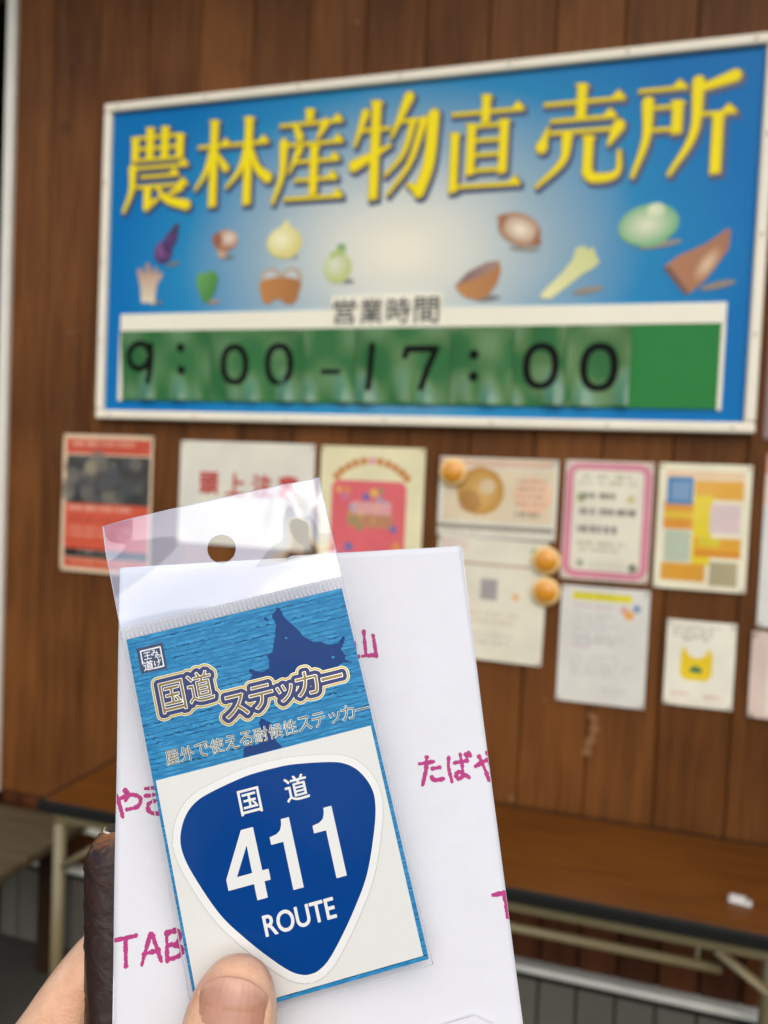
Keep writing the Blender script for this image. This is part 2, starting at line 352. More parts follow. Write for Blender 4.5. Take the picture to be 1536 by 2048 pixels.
els[0].position = 0.10; els[0].color = rgb(246, 238, 212); els[1].position = 0.98; els[1].color = rgb(8, 114, 178)
for p_, c_ in ((0.24, rgb(224, 224, 208)), (0.50, rgb(150, 178, 190)), (0.74, rgb(40, 138, 186))):
    e = els.new(p_); e.color = c_
L.new(ma.outputs[0], cr.inputs[0]); L.new(cr.outputs[0], P.inputs["Base Color"]); P.inputs["Roughness"].default_value = 0.35; P.inputs["Specular IOR Level"].default_value = 0.12
a, b = sg(SX0 + fw - 0.002, SZ0 + fw - 0.002); c, e = sg(SX1 - fw + 0.002, SZ1 - fw + 0.002)
box("face_panel", (a, -0.016, b), (c, -0.002, e), m, sign)
FY = -0.0165                                               # face plane, just proud of the panel
def flat_on_sign(name, V2, Q, mat, layer, parent=None, cols=None):
    y = FY - 0.0006 * layer
    return mesh(name, [(p[0] - CX, y, p[1] - CZ) for p in V2], [q[::-1] if False else q for q in Q], mat, parent or sign, cols=cols)
# title characters in a bold brush-serif face, stroke by stroke
GL = {
 'nou': [('v', .17, .60, .90), ('v', .83, .60, .90), ('v', .39, .60, 1.0), ('v', .61, .60, 1.0), ('h', .17, .83, .885, 0), ('h', .17, .83, .75, 0), ('h', .17, .83, .615, 0),
         ('h', .10, .95, .52), ('p', [(.14, .52), (.13, .25), (.02, .0)], .055, .02), ('h', .26, .82, .41), ('h', .18, .95, .29), ('v', .37, .05, .30), ('p', [(.36, .04), (.56, .15)], .045, .012),
         ('p', [(.86, .25), (.66, .16)], .04, .015), ('p', [(.50, .29), (.66, .12), (.95, .04)], .018, .06)],
 'rin': [('h', .03, .47, .70), ('v', .25, .0, 1.0), ('p', [(.25, .70), (.15, .42), (.01, .22)], .05, .016), ('p', [(.30, .60), (.42, .44)], .02, .045),
         ('h', .50, .98, .70), ('v', .72, .0, 1.0), ('p', [(.72, .70), (.62, .42), (.44, .22)], .05, .016), ('p', [(.74, .68), (.85, .42), (.99, .30)], .022, .062)],
 'san': [('v', .50, .86, 1.0), ('h', .08, .94, .84), ('p', [(.30, .83), (.37, .70)], .028, .05), ('p', [(.72, .83), (.62, .68)], .05, .02), ('h', .14, .96, .62),
         ('p', [(.15, .64), (.14, .30), (.02, .0)], .058, .02), ('p', [(.37, .56), (.24, .32)], .045, .015), ('h', .32, .92, .43), ('v', .58, .05, .60), ('h', .32, .90, .23), ('h', .18, .98, .03)],
 'but': [('p', [(.14, .88), (.03, .56)], .045, .015), ('h', .10, .44, .71, 0), ('v', .27, .0, 1.0), ('p', [(.03, .36), (.45, .54)], .06, .015), ('p', [(.64, 1.0), (.46, .62)], .055, .016),
         ('h', .56, .94, .77, 0), ('p', [(.93, .80), (.90, .35), (.80, .06)], .062, .062), ('p', [(.80, .07), (.66, .14)], .05, .012), ('p', [(.70, .76), (.60, .45), (.40, .24)], .035, .014), ('p', [(.82, .76), (.68, .35), (.44, .05)], .04, .014)],
 'cho': [('h', .06, .96, .82), ('v', .50, .70, 1.0), ('v', .33, .17, .71), ('v', .74, .17, .73), ('h', .33, .74, .68, 0), ('h', .33, .74, .53, 0), ('h', .33, .74, .38, 0), ('h', .33, .74, .22, 0), ('v', .12, .0, .63), ('h', .12, .96, .06)],
 'uri': [('h', .08, .96, .82), ('v', .50, .64, 1.0), ('h', .16, .88, .65), ('p', [(.14, .58), (.10, .46), (.08, .40)], .016, .065), ('h', .16, .86, .53, 0), ('p', [(.92, .55), (.82, .38)], .065, .018),
         ('p', [(.36, .48), (.32, .24), (.04, .0)], .058, .016), ('v', .60, .12, .48), ('p', [(.60, .13), (.66, .06), (.86, .06), (.94, .12), (.94, .30)], .058, .02)],
 'tok': [('h', .03, .50, .88), ('p', [(.13, .76), (.13, .40), (.01, .03)], .058, .02), ('h', .13, .42, .70, 0), ('v', .43, .42, .76), ('h', .13, .43, .48, 0), ('p', [(.97, .95), (.60, .84)], .06, .03),
         ('p', [(.62, .92), (.60, .42), (.38, .03)], .06, .02), ('h', .62, .99, .60), ('v', .83, .0, .60)],
}
def glyph_field(X, Y, st):
    F = np.full(X.shape, 1e9)
    for s in st:
        if s[0] == 'h':
            _, xa, xb, y = s[:4]; F = np.minimum(F, np.maximum(np.abs(X - (xa + xb) / 2) - (xb - xa) / 2, np.abs(Y - y) - 0.017))
            if len(s) == 4: F = np.minimum(F, f_poly(X, Y, [(xb - .16, y - .012), (xb + .01, y - .017), (xb + .01, y + .012), (xb - .065, y + .085)]))
        elif s[0] == 'v':
            _, x, ya, yb = s; F = np.minimum(F, f_poly(X, Y, [(x - .052, ya), (x + .052, ya + .012), (x + .052, yb - .05), (x + .075, yb - .03), (x + .03, yb), (x - .075, yb), (x - .052, yb - .04)]))
        else:
            P = smooth_path(s[1], 6); ws = np.linspace(s[2], s[3], len(P)); F = np.minimum(F, f_cap(X, Y, P, ws))
    return F
xs, ys, X, Y = grid2(-0.08, -0.08, 1.1, 1.1, 0.011)
for key, x0, x1, z0, z1 in (('nou', -1.418, -1.195, 2.277, 2.514), ('rin', -1.180, -0.952, 2.274, 2.518), ('san', -0.940, -0.728, 2.276, 2.524), ('but', -0.708, -0.470, 2.266, 2.528),
                            ('cho', -0.452, -0.248, 2.272, 2.516), ('uri', -0.222, -0.004, 2.274, 2.520), ('tok', 0.014, 0.242, 2.278, 2.516)):
    Fg = glyph_field(X, Y, GL[key]); sx, sz = x1 - x0, z1 - z0
    tch = None
    for nm, lev, dx, dz, mt, ly in (("title_character", -0.006, -0.0008, 0.001, M_yellow, 3), ("character_edge", 0.010, 0, 0, M_olive, 2), ("character_shadow_print", 0.026, 0.006, -0.007, M_navy_print, 1)):
        V2, Q = field_faces(Fg - lev, xs, ys)
        ob = flat_on_sign(nm, np.c_[x0 + V2[:, 0] * sx + dx, z0 + V2[:, 1] * sz + dz], Q, mt, ly, parent=tch)
        tch = tch or ob
# vegetable pictures
def ell(cx, cy, rx, ry, rot=0, c0=(255, 255, 255), c1=(200, 200, 200), hx=-.2, hy=.2): return ('e', cx, cy, rx, ry, math.radians(rot), c0, c1, hx, hy)
def pol(pts, c0, c1, ax=(1, 0)): return ('p', pts, c0, c1, ax)
M_print = vcm("vegetable_ink", 0.35, coat=0.2)
def picture(name, cx, cz, prims, r=0.085, step=0.0026):
    xs, ys, X, Y = grid2(-r, -r, r, r, step); F = np.full(X.shape, 1e9); fields = []
    def pf(p, X, Y):
        if p[0] == 'e':
            c, s = math.cos(p[5]), math.sin(p[5]); U = ((X - p[1]) * c + (Y - p[2]) * s) / p[3]; Vv = (-(X - p[1]) * s + (Y - p[2]) * c) / p[4]
            return (np.hypot(U, Vv) - 1) * min(p[3], p[4]), np.clip(np.hypot(U - p[8], Vv - p[9]), 0, 1)
        P_ = np.array(p[1]); ax = np.array(p[4]); t = X * ax[0] + Y * ax[1]; tt = P_ @ ax
        return f_poly(X, Y, p[1]), np.clip((t - tt.min()) / (np.ptp(tt) + 1e-9), 0, 1)
    for p in prims: F = np.minimum(F, pf(p, X, Y)[0])
    V2, Q = field_faces(F, xs, ys, merge=False); C = np.zeros((len(V2), 3))
    C[:] = lin(prims[0][6] if prims[0][0] == 'e' else prims[0][2])
    for p in prims:
        f, t = pf(p, V2[:, 0], V2[:, 1]); c0, c1 = (p[6], p[7]) if p[0] == 'e' else (p[2], p[3])
        k = f < 0.0018; C[k] = (lin(c0)[None] * (1 - t[:, None]) + lin(c1)[None] * t[:, None])[k]
    flat_on_sign(name, V2 + np.array([cx, cz]), Q, M_print, 2, cols=C)
BR0, BR1, SHD = (186, 128, 66), (150, 92, 40), (120, 118, 110)
picture("eggplant_picture", -1.264, 2.172, [ell(.022, -.052, .022, .006, 12, SHD, SHD), ell(-.012, -.018, .030, .034, -20, (150, 84, 140), (70, 30, 92)), ell(.010, .016, .020, .036, -28, (98, 46, 108), (62, 28, 84)), ell(.026, .048, .011, .016, -30, (70, 40, 80), (52, 40, 72))])
picture("mushroom_picture", -1.082, 2.172, [ell(.016, -.040, .020, .005, 5, SHD, SHD), ell(-.004, -.022, .015, .020, 0, (226, 206, 176), (196, 152, 110)), ell(.004, .008, .040, .030, 0, (236, 220, 196), (176, 112, 66), .3, .2), ell(-.022, .012, .014, .018, 20, (168, 98, 52), (150, 84, 40))])
picture("onion_picture", -0.896, 2.172, [ell(.026, -.046, .020, .005, 0, (150, 154, 150), (150, 154, 150)), ell(0, -.006, .052, .044, 0, (252, 246, 200), (226, 212, 120)), pol([(-.020, .028), (.024, .028), (.012, .048), (.006, .058), (-.002, .048)], (240, 230, 160), (232, 220, 140))])
picture("turnip_picture", -0.736, 2.098, [ell(.030, -.044, .020, .006, 0, (120, 122, 122), (120, 122, 122)), ell(0, -.006, .040, .042, 0, (226, 226, 200), (196, 204, 120)), ell(.008, .044, .013, .013, 0, (80, 140, 70), (96, 150, 80)), ell(-.006, .034, .02, .008, 20, (190, 206, 120), (170, 192, 96))])
picture("ginger_picture", -1.320, 2.062, [ell(.026, -.052, .022, .005, 4, SHD, SHD), pol([(-.024, -.052), (.020, -.052), (.026, .0), (.044, .024), (.040, .040), (.026, .026), (.024, .050), (.014, .050), (.008, .026), (-.002, .064), (-.014, .062), (-.012, .026), (-.030, .050), (-.042, .044), (-.036, .020), (-.030, .0)], (232, 214, 180), (176, 128, 96), (0, 1))])
picture("pepper_picture", -1.130, 2.054, [ell(.020, -.046, .022, .006, 0, (170, 140, 110), (170, 140, 110)), pol([(-.036, .020), (-.026, .040), (-.006, .036), (.012, .044), (.030, .034), (.036, .014), (.026, -.020), (.006, -.046), (-.010, -.048), (-.026, -.018)], (104, 166, 66), (66, 128, 50), (1, -.6))])
picture("basket_picture", -0.904, 2.045, [ell(-.028, .022, .032, .030, 0, (196, 176, 150), (186, 156, 120)), ell(.034, .022, .030, .030, 0, (196, 176, 150), (186, 156, 120)), ell(-.028, .022, .020, .018, 0, (196, 202, 200), (196, 202, 200)), ell(.034, .022, .018, .018, 0, (200, 206, 202), (200, 206, 202)),
        pol([(-.064, .010), (-.040, .022), (.0, .026), (.046, .020), (.064, .008), (.054, -.036), (.040, -.050), (.014, -.046), (.004, -.034), (-.016, -.036), (-.030, -.048), (-.052, -.040)], (196, 130, 50), (172, 108, 40), (1, 0))])
picture("bowl_picture", -0.348, 2.046, [ell(.024, -.046, .034, .007, 4, SHD, SHD), pol([(-.062, -.012), (-.030, .022), (.018, .046), (.050, .050), (.056, .024), (.048, -.010), (.030, -.036), (.0, -.050), (-.030, -.044), (-.050, -.030)], (196, 134, 62), (178, 112, 46)), pol([(-.060, -.010), (-.030, .022), (.018, .046), (.048, .048), (.040, .030), (.0, .010)], (120, 90, 80), (170, 130, 112))])
picture("taro_picture", -0.251, 2.168, [ell(.016, -.046, .040, .006, -6, (150, 140, 126), (150, 140, 126)), ell(0, .004, .058, .038, -26, (250, 236, 204), (164, 104, 50), .05, .0), pol([(-.060, .040), (-.030, .046), (-.044, .006)], (170, 108, 54), (150, 92, 42)), pol([(.058, -.038), (.030, -.040), (.050, .004)], (160, 100, 48), (150, 92, 42))], r=.075)
picture("leek_picture", -0.113, 2.060, [ell(.040, -.046, .038, .008, 8, (150, 132, 110), (150, 132, 110)), pol([(-.078, -.062), (-.070, -.046), (-.030, -.006), (-.002, .030), (.006, .062), (.016, .058), (.022, .066), (.034, .052), (.046, .060), (.054, .040), (.064, .022), (.050, .008), (.024, -.006), (-.020, -.042), (-.052, -.066)], (238, 232, 168), (206, 208, 128), (.7, .7))])
picture("cabbage_picture", 0.060, 2.167, [ell(.030, -.048, .050, .007, 8, (146, 132, 112), (146, 132, 112)), ell(0, 0, .070, .050, 8, (232, 228, 190), (104, 172, 112), -.05, .0), ell(.016, .034, .020, .018, 20, (236, 232, 196), (196, 214, 160))])
picture("bamboo_shoot_picture", 0.182, 2.068, [ell(.042, -.050, .040, .008, 12, (140, 120, 100), (140, 120, 100)), pol([(-.082, -.004), (-.050, .022), (.010, .048), (.056, .082), (.064, .078), (.062, .036), (.040, .0), (.012, -.040), (-.022, -.070), (-.036, -.062), (-.056, -.034)], (176, 110, 56), (160, 96, 48)), ell(.016, .0, .020, .046, -32, (226, 194, 150), (172, 110, 58), 0, 0), pol([(-.084, -.004), (-.030, -.070), (-.020, -.068), (-.066, -.006)], (96, 58, 40), (120, 74, 44))], r=.09)
# opening-hours strip
def sbox(name, x0, x1, z0, z1, mat, y0, y1, bev=0.0):
    a, b = sg(x0, z0); c, e = sg(x1, z1); return box(name, (a, y0, b), (c, y1, e), mat, sign, bev)
strip = sbox("hours_strip", -1.410, 0.247, 1.928, 1.977, M_sign_cream, -0.0215, -0.0165)
sbox("strip_tab", -0.748, -0.442, 1.978, 2.013, M_sign_cream, -0.0213, -0.0165)
sbox("strip_end", -1.412, -1.399, 1.722, 1.927, M_sign_cream, -0.0212, -0.0165); sbox("strip_end", 0.238, 0.2475, 1.722, 1.927, M_sign_cream, -0.0212, -0.0165)
sbox("green_panel", -1.3985, 0.2375, 1.724, 1.9265, M_green, -0.0205, -0.0165)
for ch, xa in zip("営業時間", (-0.742, -0.666, -0.590, -0.514)):
    V2, Q = text_flat(ch, xa, 1.938, xa + 0.066, 2.006, 0.012); flat_on_sign("hours_heading_character", V2, Q, M_ink_dull, 10, parent=strip)
# laminated cards pinned on the strip
CARDS = [(-1.397, -1.104, [("9", -1.376, -1.290, 1.776, 1.888), (":", -1.212, -1.184, 1.800, 1.888)], "the figure 9 and a colon"),
         (-1.102, -0.821, [("0", -1.072, -0.984, 1.770, 1.886), ("0", -0.936, -0.848, 1.770, 1.888)], "two bold zeros, right of the 9"),
         (-0.819, -0.671, [("-", -0.768, -0.712, 1.803, 1.816)], "a short dash"),
         (-0.669, -0.410, [("1", -0.648, -0.616, 1.766, 1.878), ("7", -0.532, -0.444, 1.766, 1.872)], "the number 17"),
         (-0.408, -0.248, [(":", -0.362, -0.334, 1.786, 1.866)], "a colon alone"),
         (-0.246, -0.118, [("0", -0.224, -0.132, 1.766, 1.884)], "one zero, next to the lone colon card"),
         (-0.116, 0.036, [("0", -0.084, 0.010, 1.762, 1.882)], "one zero, beside the plain green panel")]
def wave(x, z, k):
    lo = max(0.0, min(1.0, (1.83 - z) / 0.1))
    return -0.10 * (z - 1.80) + 0.0012 * math.sin(x * 38 + k) * math.sin(z * 31 + 2 * k) - lo * lo * (0.0135 * math.sin(x * 23 + 4 * z + 2.1 * k) ** 2 * (.55 + .45 * math.sin(x * 71 + k)) + 0.002)
for k, (x0, x1, items, what) in enumerate(CARDS):
    xm = (x0 + x1) / 2; t = thing("hours_card", "laminated green card with " + what + ", on the opening-hours strip", "card", (xm, -0.046, 1.826), group="green opening-hours cards on the sign")
    nx, nz = max(20, int((x1 - x0) / 0.003)), 60; xs = np.linspace(x0, x1, nx); zs = np.linspace(1.726, 1.924, nz); V = []; C = []
    for z in zs:
        for x in xs:
            V.append((x - xm, wave(x, z, k), z - 1.826)); s = 0.5 + 0.5 * math.sin(x * 23 + z * 9 + k); C.append(lin((46 + 12 * s, 112 + 10 * s, 58 + 8 * s)))
    F = [(j * nx + i, j * nx + i + 1, (j + 1) * nx + i + 1, (j + 1) * nx + i) for j in range(nz - 1) for i in range(nx - 1)]
    lam = mesh("laminate", V, F, M_lam, t, smooth=True, cols=C)
    for s, a, c, b, e in items:
        V2, Q = text_flat(s, a, b, c, e, 0.03 if s in "079" else 0.0)
        if s == "0":                                         # bold round zero
            xs2, ys2, X, Y = grid2(a, b, c, e, 0.002); U = (X - (a + c) / 2) / ((c - a) / 2); W_ = (Y - (b + e) / 2) / ((e - b) / 2); R_ = (np.abs(U) ** 2.3 + np.abs(W_) ** 2.3) ** (1 / 2.3); R2 = (np.abs(U / .58) ** 2.3 + np.abs(W_ / .70) ** 2.3) ** (1 / 2.3)
            V2, Q = field_faces(np.maximum(R_ - 0.98, 1 - R2), xs2, ys2)
        if s == ":":
            r_ = 0.0125
            for yc in (b + r_, e - r_):
                xs2, ys2, X, Y = grid2((a + c) / 2 - .016, yc - .016, (a + c) / 2 + .016, yc + .016, 0.0018); V2, Q = field_faces(np.hypot(X - (a + c) / 2, Y - yc) - r_, xs2, ys2)
                mesh("colon_dot", [(p[0] - xm, wave(p[0], p[1], k) - 0.0012, p[1] - 1.826) for p in V2], Q, M_ink, lam)
            continue
        if s in "179":
            P_ = {"1": [[(.8, 1), (.5, 0)]], "7": [[(.0, .80), (.06, .97), (.96, .97), (.70, .5), (.52, .02)]], "9": [[(.9, .72), (.72, .96), (.38, .98), (.1, .78), (.12, .5), (.4, .36), (.72, .44), (.9, .70)], [(.92, .95), (.90, .5), (.80, .02)]]}[s]
            xs2, ys2, X, Y = grid2(a - .012, b - .012, c + .012, e + .012, 0.002); Fd = np.full(X.shape, 1e9)
            for pl in P_: q = [(a + u * (c - a), b + v_ * (e - b)) for u, v_ in pl]; q = smooth_path(q, 6) if s == "9" else q; Fd = np.minimum(Fd, f_cap(X, Y, q, [0.0085] * len(q)))
            V2, Q = field_faces(Fd, xs2, ys2)
        mesh("figure", [(p[0] - xm, wave(p[0], p[1], k) - 0.0012, p[1] - 1.826) for p in V2], Q, M_ink, lam)
    for px, pz in ((x0 + .008, 1.919), (x1 - .008, 1.919), (x0 + .008, 1.731)):
        box("staple", (px - xm - .004, wave(px, pz, k) - 0.0022, pz - 1.826 - .001), (px - xm + .004, wave(px, pz, k) - 0.0004, pz - 1.826 + .001), M_pin, t)

# ------------------------------------------------------------------ notices
class Sheet:
    def __init__(s, w, h, base, step=0.0024):
        s.w, s.h = w, h; s.nx, s.ny = int(w / step) + 1, int(h / step) + 1
        s.u, s.v = np.meshgrid(np.linspace(0, 1, s.nx), np.linspace(0, 1, s.ny)); s.c = np.zeros(s.u.shape + (3,)); s.c[:] = lin(base)
    def put(s, k, col, a=1.0): k = (k * a)[..., None] if k.dtype != bool else (k.astype(float) * a)[..., None]; s.c = s.c * (1 - k) + lin(col)[None, None] * k; return s
    def rect(s, u0, v0, u1, v1, col, a=1.0): return s.put((s.u >= u0) & (s.u <= u1) & (s.v >= v0) & (s.v <= v1), col, a)
    def sd(s, u0, v0, u1, v1, r):
        x, y = (s.u - (u0 + u1) / 2) * s.w, (s.v - (v0 + v1) / 2) * s.h; qx = np.abs(x) - (u1 - u0) / 2 * s.w + r; qy = np.abs(y) - (v1 - v0) / 2 * s.h + r
        return np.hypot(np.maximum(qx, 0), np.maximum(qy, 0)) + np.minimum(np.maximum(qx, qy), 0) - r
    def rrect(s, u0, v0, u1, v1, r, col, a=1.0): return s.put(s.sd(u0, v0, u1, v1, r) < 0, col, a)
    def ring(s, u0, v0, u1, v1, r, t, col, a=1.0): return s.put(np.abs(s.sd(u0, v0, u1, v1, r)) < t, col, a)
    def disc(s, u, v, r, col, a=1.0, c2=None):
        d = np.hypot((s.u - u) * s.w, (s.v - v) * s.h) / r; s.put(d < 1, col, a)
        if c2: s.put(np.where(d < 1, np.clip(1 - d, 0, 1), 0.0), c2)
        return s
    def lines(s, u0, v0, u1, v1, n, col, a=0.55, fill=0.5, seed=1):
        g_ = np.random.default_rng(seed)
        for i in range(n):
            va = v0 + (v1 - v0) * i / n; vb = va + (v1 - v0) / n * fill; end = u1 - (u1 - u0) * g_.uniform(0, .3); k = (s.v >= va) & (s.v <= vb) & (s.u >= u0) & (s.u <= end)
            ph = np.repeat(g_.choice([0.0, .55, .8, 1.0, 1.0], s.nx // 2 + 1), 2)[:s.nx][None].repeat(s.ny, 0); s.put(np.where(k, ph, 0.0), col, a)
        return s
SHEETS = {}
M_tape = pm("clear_tape", rgb(214, 206, 176), 0.3)
def notice(name, label, cat, x0, z1, sh, y=-0.0205, curl=0.003, tilt=0.0, mat=None, seed=0, corners=True):
    w, h = sh.w, sh.h; t = thing(name, label, cat, (x0 + w / 2, y, z1 - h / 2)); t.rotation_euler = (0, math.radians(tilt), 0)
    V = []
    for j in range(sh.ny):
        for i in range(sh.nx):
            u, v = i / (sh.nx - 1), j / (sh.ny - 1)
            b = -curl * (0.35 + 0.65 * math.sin(math.pi * u) ** 2 * 0.6 + 0.5 * v * v * (0.5 + 0.5 * math.sin(5 * u + seed)))
            b -= .0011 * math.sin(7 * u + 3 * seed) * math.sin(6 * v + 2 * seed) + .0008 * abs(math.sin(9 * (u + .6 * v) + seed))
            V.append(((u - .5) * w, b - 0.0022, (.5 - v) * h))
    F = [(j * sh.nx + i, (j + 1) * sh.nx + i, (j + 1) * sh.nx + i + 1, j * sh.nx + i + 1) for j in range(sh.ny - 1) for i in range(sh.nx - 1)]
    so = mesh("sheet", V, F, mat or M_paper, t, smooth=True, cols=sh.c.reshape(-1, 3)); t["n"] = 0; SHEETS[t.name] = so; del t["n"]
    if corners:
        for cx in (-1, 1):
            for cz in (-1, 1):
                px, pz = cx * (w / 2 - .007), cz * (h / 2 - .007)
                tube("pin", [(px, -curl * 1.6 - 0.0055, pz), (px, 0.004, pz)], 0.0028, M_pin, t, 8)
    return t
CRM, WHT = (232, 222, 190), (234, 230, 214)
s = Sheet(.316, .42, (226, 196, 160)); s.rect(.04, .03, .97, .14, (202, 74, 50)).lines(.1, .05, .92, .12, 1, (236, 190, 150), .6).rect(.05, .15, .97, .50, (64, 62, 58))
for i in range(60): s.disc(RNG.uniform(.06, .96), RNG.uniform(.17, .49), RNG.uniform(.006, .03), [(96, 92, 84), (44, 44, 44), (128, 120, 104), (80, 82, 86)][i % 4], .55)
s.disc(.32, .24, .022, (150, 140, 112), .8).rect(.04, .50, .97, .83, (212, 88, 60)).lines(.08, .52, .9, .58, 1, (240, 190, 160), .7).lines(.08, .60, .9, .66, 1, (150, 60, 44), .4).lines(.08, .67, .92, .76, 2, (236, 180, 150), .5).rect(.04, .83, .97, .895, (40, 36, 34)).lines(.2, .845, .7, .88, 1, (190, 180, 160), .6).rect(.04, .90, .97, .97, (206, 84, 54)).lines(.1, .915, .9, .95, 1, (240, 190, 150), .5)
notice("event_poster", "red and black poster in a clear sleeve with dark photograph", "poster", -1.612, 1.621, s, mat=M_gloss_paper, seed=1)
s = Sheet(.421, .298, (226, 220, 202)); s.put(np.clip(np.sin(s.u * 9 + 2) * np.sin(s.v * 7 + 1), 0, 1), (236, 228, 196), .35)
t = notice("warning_notice", "wide white notice with large red characters warning to mind your head", "notice", -1.205, 1.612, s, mat=M_gloss_paper, seed=2)
for ch, xa in zip("頭上注意", (-.144, -.060, .024, .104)):
    V2, Q = text_flat(ch, xa, -.004, xa + .062, .060, .022); mesh("red_character", [(p[0], -.0082, p[1]) for p in V2], Q, M_red_ink, SHEETS[t.name])
s = Sheet(.296, .42, (232, 222, 176))
for i in range(11):
    a_ = math.radians(146 - i * 11.2); s.disc(.5 + .62 * math.cos(a_) * .66, .30 - .24 * math.sin(a_) + .03, .011, (196, 120, 40) if i not in (5,) else (222, 150, 160), .9)
s.rrect(.12, .22, .84, .98, .02, (222, 96, 110)).rrect(.12, .22, .84, .98, .02, (226, 120, 90), .25)
for i in range(34): s.disc(RNG.uniform(.17, .80), RNG.uniform(.27, .95), RNG.uniform(.006, .013), [(226, 150, 60), (70, 110, 170), (236, 190, 90), (140, 170, 190), (210, 120, 150), (120, 150, 90)][i % 6], .85)
s.rect(.32, .36, .70, .44, (228, 190, 180), .6).rect(.28, .44, .72, .52, (170, 150, 90), .6)
notice("bag_poster", "cream poster with pink printed block and an arc of orange lettering", "poster", -.766, 1.610, s, seed=3)
s = Sheet(.308, .208, (224, 218, 196)); s.rect(0, .02, .96, .12, (214, 168, 132), .7).rect(.05, .14, .97, .80, (222, 204, 168)).disc(.36, .42, .062, (190, 138, 56), 1, (226, 184, 110)).disc(.42, .36, .02, (220, 200, 160), .8).disc(.27, .55, .03, (150, 96, 40), .5)
s.disc(.80, .45, .048, (236, 188, 150), .8).lines(.66, .25, .95, .62, 4, (150, 128, 116), .5).lines(.66, .66, .92, .76, 1, (90, 80, 76), .6).rect(.0, .84, .98, .90, (112, 96, 80), .75).lines(.02, .92, .97, .99, 1, (210, 170, 150), .5)
t = notice("food_flyer", "cream food flyer showing a round golden dish, beside the pink-bordered notice", "flyer", -.430, 1.591, s, seed=4)
s = Sheet(.29, .318, (230, 222, 196)); s.rect(.02, .02, .28, .12, (220, 196, 180), .7).rect(.02, .20, .85, .225, (170, 130, 100), .7).rect(.42, .33, .57, .50, (168, 160, 152)).lines(.1, .60, .9, .72, 2, (190, 170, 130), .5).lines(.1, .78, .85, .9, 2, (180, 168, 150), .4).disc(.74, .46, .010, (224, 160, 60), .7).disc(.88, .08, .012, (130, 170, 90), .6)
notice("info_sheet", "plain cream sheet with a small grey square, hanging below the food flyer", "notice", -.428, 1.381, s, y=-.0202, tilt=1.0, curl=.004, seed=5)
s = Sheet(.212, .300, (226, 208, 188)); s.ring(.5 - .44, .05, .94, .95, .022, .0085, (206, 110, 132)).ring(.5 - .44, .05, .94, .95, .022, .003, (228, 160, 170)).rrect(.12, .085, .88, .915, .014, (232, 224, 198))
s.lines(.18, .12, .82, .22, 2, (120, 116, 70), .5, seed=8).lines(.20, .27, .66, .34, 1, (70, 64, 60), .75, .7).disc(.2, .31, .011, (120, 130, 60), .8).disc(.76, .31, .010, (190, 180, 90), .7).lines(.16, .40, .84, .48, 1, (84, 62, 80), .75, .7, 3).lines(.16, .54, .80, .63, 1, (84, 62, 80), .75, .7, 4).lines(.18, .68, .84, .78, 2, (140, 124, 90), .5).disc(.22, .86, .010, (130, 140, 110), .7).disc(.82, .88, .011, (70, 90, 70), .8).rect(.3, .84, .74, .91, (214, 208, 184), .7)
notice("pink_bordered_notice", "notice with a rounded pink border and lines of dark text", "notice", -.105, 1.593, s, mat=M_gloss_paper, seed=6)
s = Sheet(.209, .306, (238, 230, 196)); s.rect(.08, .06, .92, .12, (236, 190, 140), .7).rect(.40, .13, .92, .28, (232, 172, 62)).rect(.08, .30, .58, .52, (226, 150, 44)).rect(.40, .25, .60, .80, (232, 206, 44)).rect(.08, .38, .5, .44, (232, 206, 44), .7).rrect(.10, .11, .39, .33, .004, (66, 124, 176)).rrect(.14, .145, .35, .295, .003, (120, 156, 184), .8)
s.rect(.58, .31, .90, .54, (224, 200, 194)).rect(.10, .53, .38, .78, (186, 196, 168)).rect(.42, .58, .92, .74, (228, 164, 40)).rect(.46, .58, .70, .65, (214, 206, 50), .8).rect(.44, .69, .92, .72, (210, 120, 30), .7).rect(.08, .79, .56, .93, (222, 158, 48)).rect(.60, .77, .90, .96, (176, 164, 124))
notice("orange_panel_notice", "laminated notice with orange and yellow blocks and a blue square", "notice", .119, 1.594, s, mat=M_gloss_paper, seed=7)
s = Sheet(.214, .296, (222, 218, 204)); s.rect(.13, .05, .80, .12, (228, 214, 40)).lines(.16, .07, .74, .11, 1, (170, 160, 40), .4).disc(.86, .16, .009, (96, 130, 176), .9).disc(.78, .22, .012, (232, 160, 50), .9).disc(.72, .18, .009, (224, 140, 120), .8).lines(.14, .16, .66, .20, 1, (208, 170, 180), .6).lines(.14, .24, .70, .40, 4, (176, 172, 172), .5).lines(.14, .42, .86, .50, 2, (160, 158, 160), .5).lines(.14, .50, .45, .55, 1, (190, 150, 170), .6).lines(.14, .58, .86, .78, 5, (164, 160, 158), .5, seed=5).lines(.5, .85, .86, .93, 2, (180, 176, 170), .4)
notice("yellow_headed_notice", "white notice with a yellow headline bar over grey lines of text", "notice", -.099, 1.277, s, mat=M_gloss_paper, seed=8)
s = Sheet(.157, .210, (236, 230, 206)); s.lines(.08, .06, .92, .22, 3, (130, 126, 110), .55, seed=6).lines(.24, .2, .66, .28, 1, (110, 106, 96), .6)
k = (s.sd(.22, .30, .68, .70, .022) < 0); s.put(k, (234, 200, 30)); s.put(np.hypot((s.u - .45) * s.w, (s.v - .32) * s.h) < .024, (238, 232, 210)); s.put((np.hypot((s.u - .45) * s.w / 1.3, (s.v - .58) * s.h) < .011) & (s.v < .60), (40, 110, 74))
s.lines(.10, .85, .40, .92, 1, (214, 130, 120), .6).lines(.58, .86, .90, .93, 1, (214, 120, 116), .6).rect(.1, .945, .9, .965, (228, 180, 170), .6)
notice("yellow_bag_notice", "small white notice with a yellow shopping bag drawing", "notice", .158, 1.213, s, seed=9)
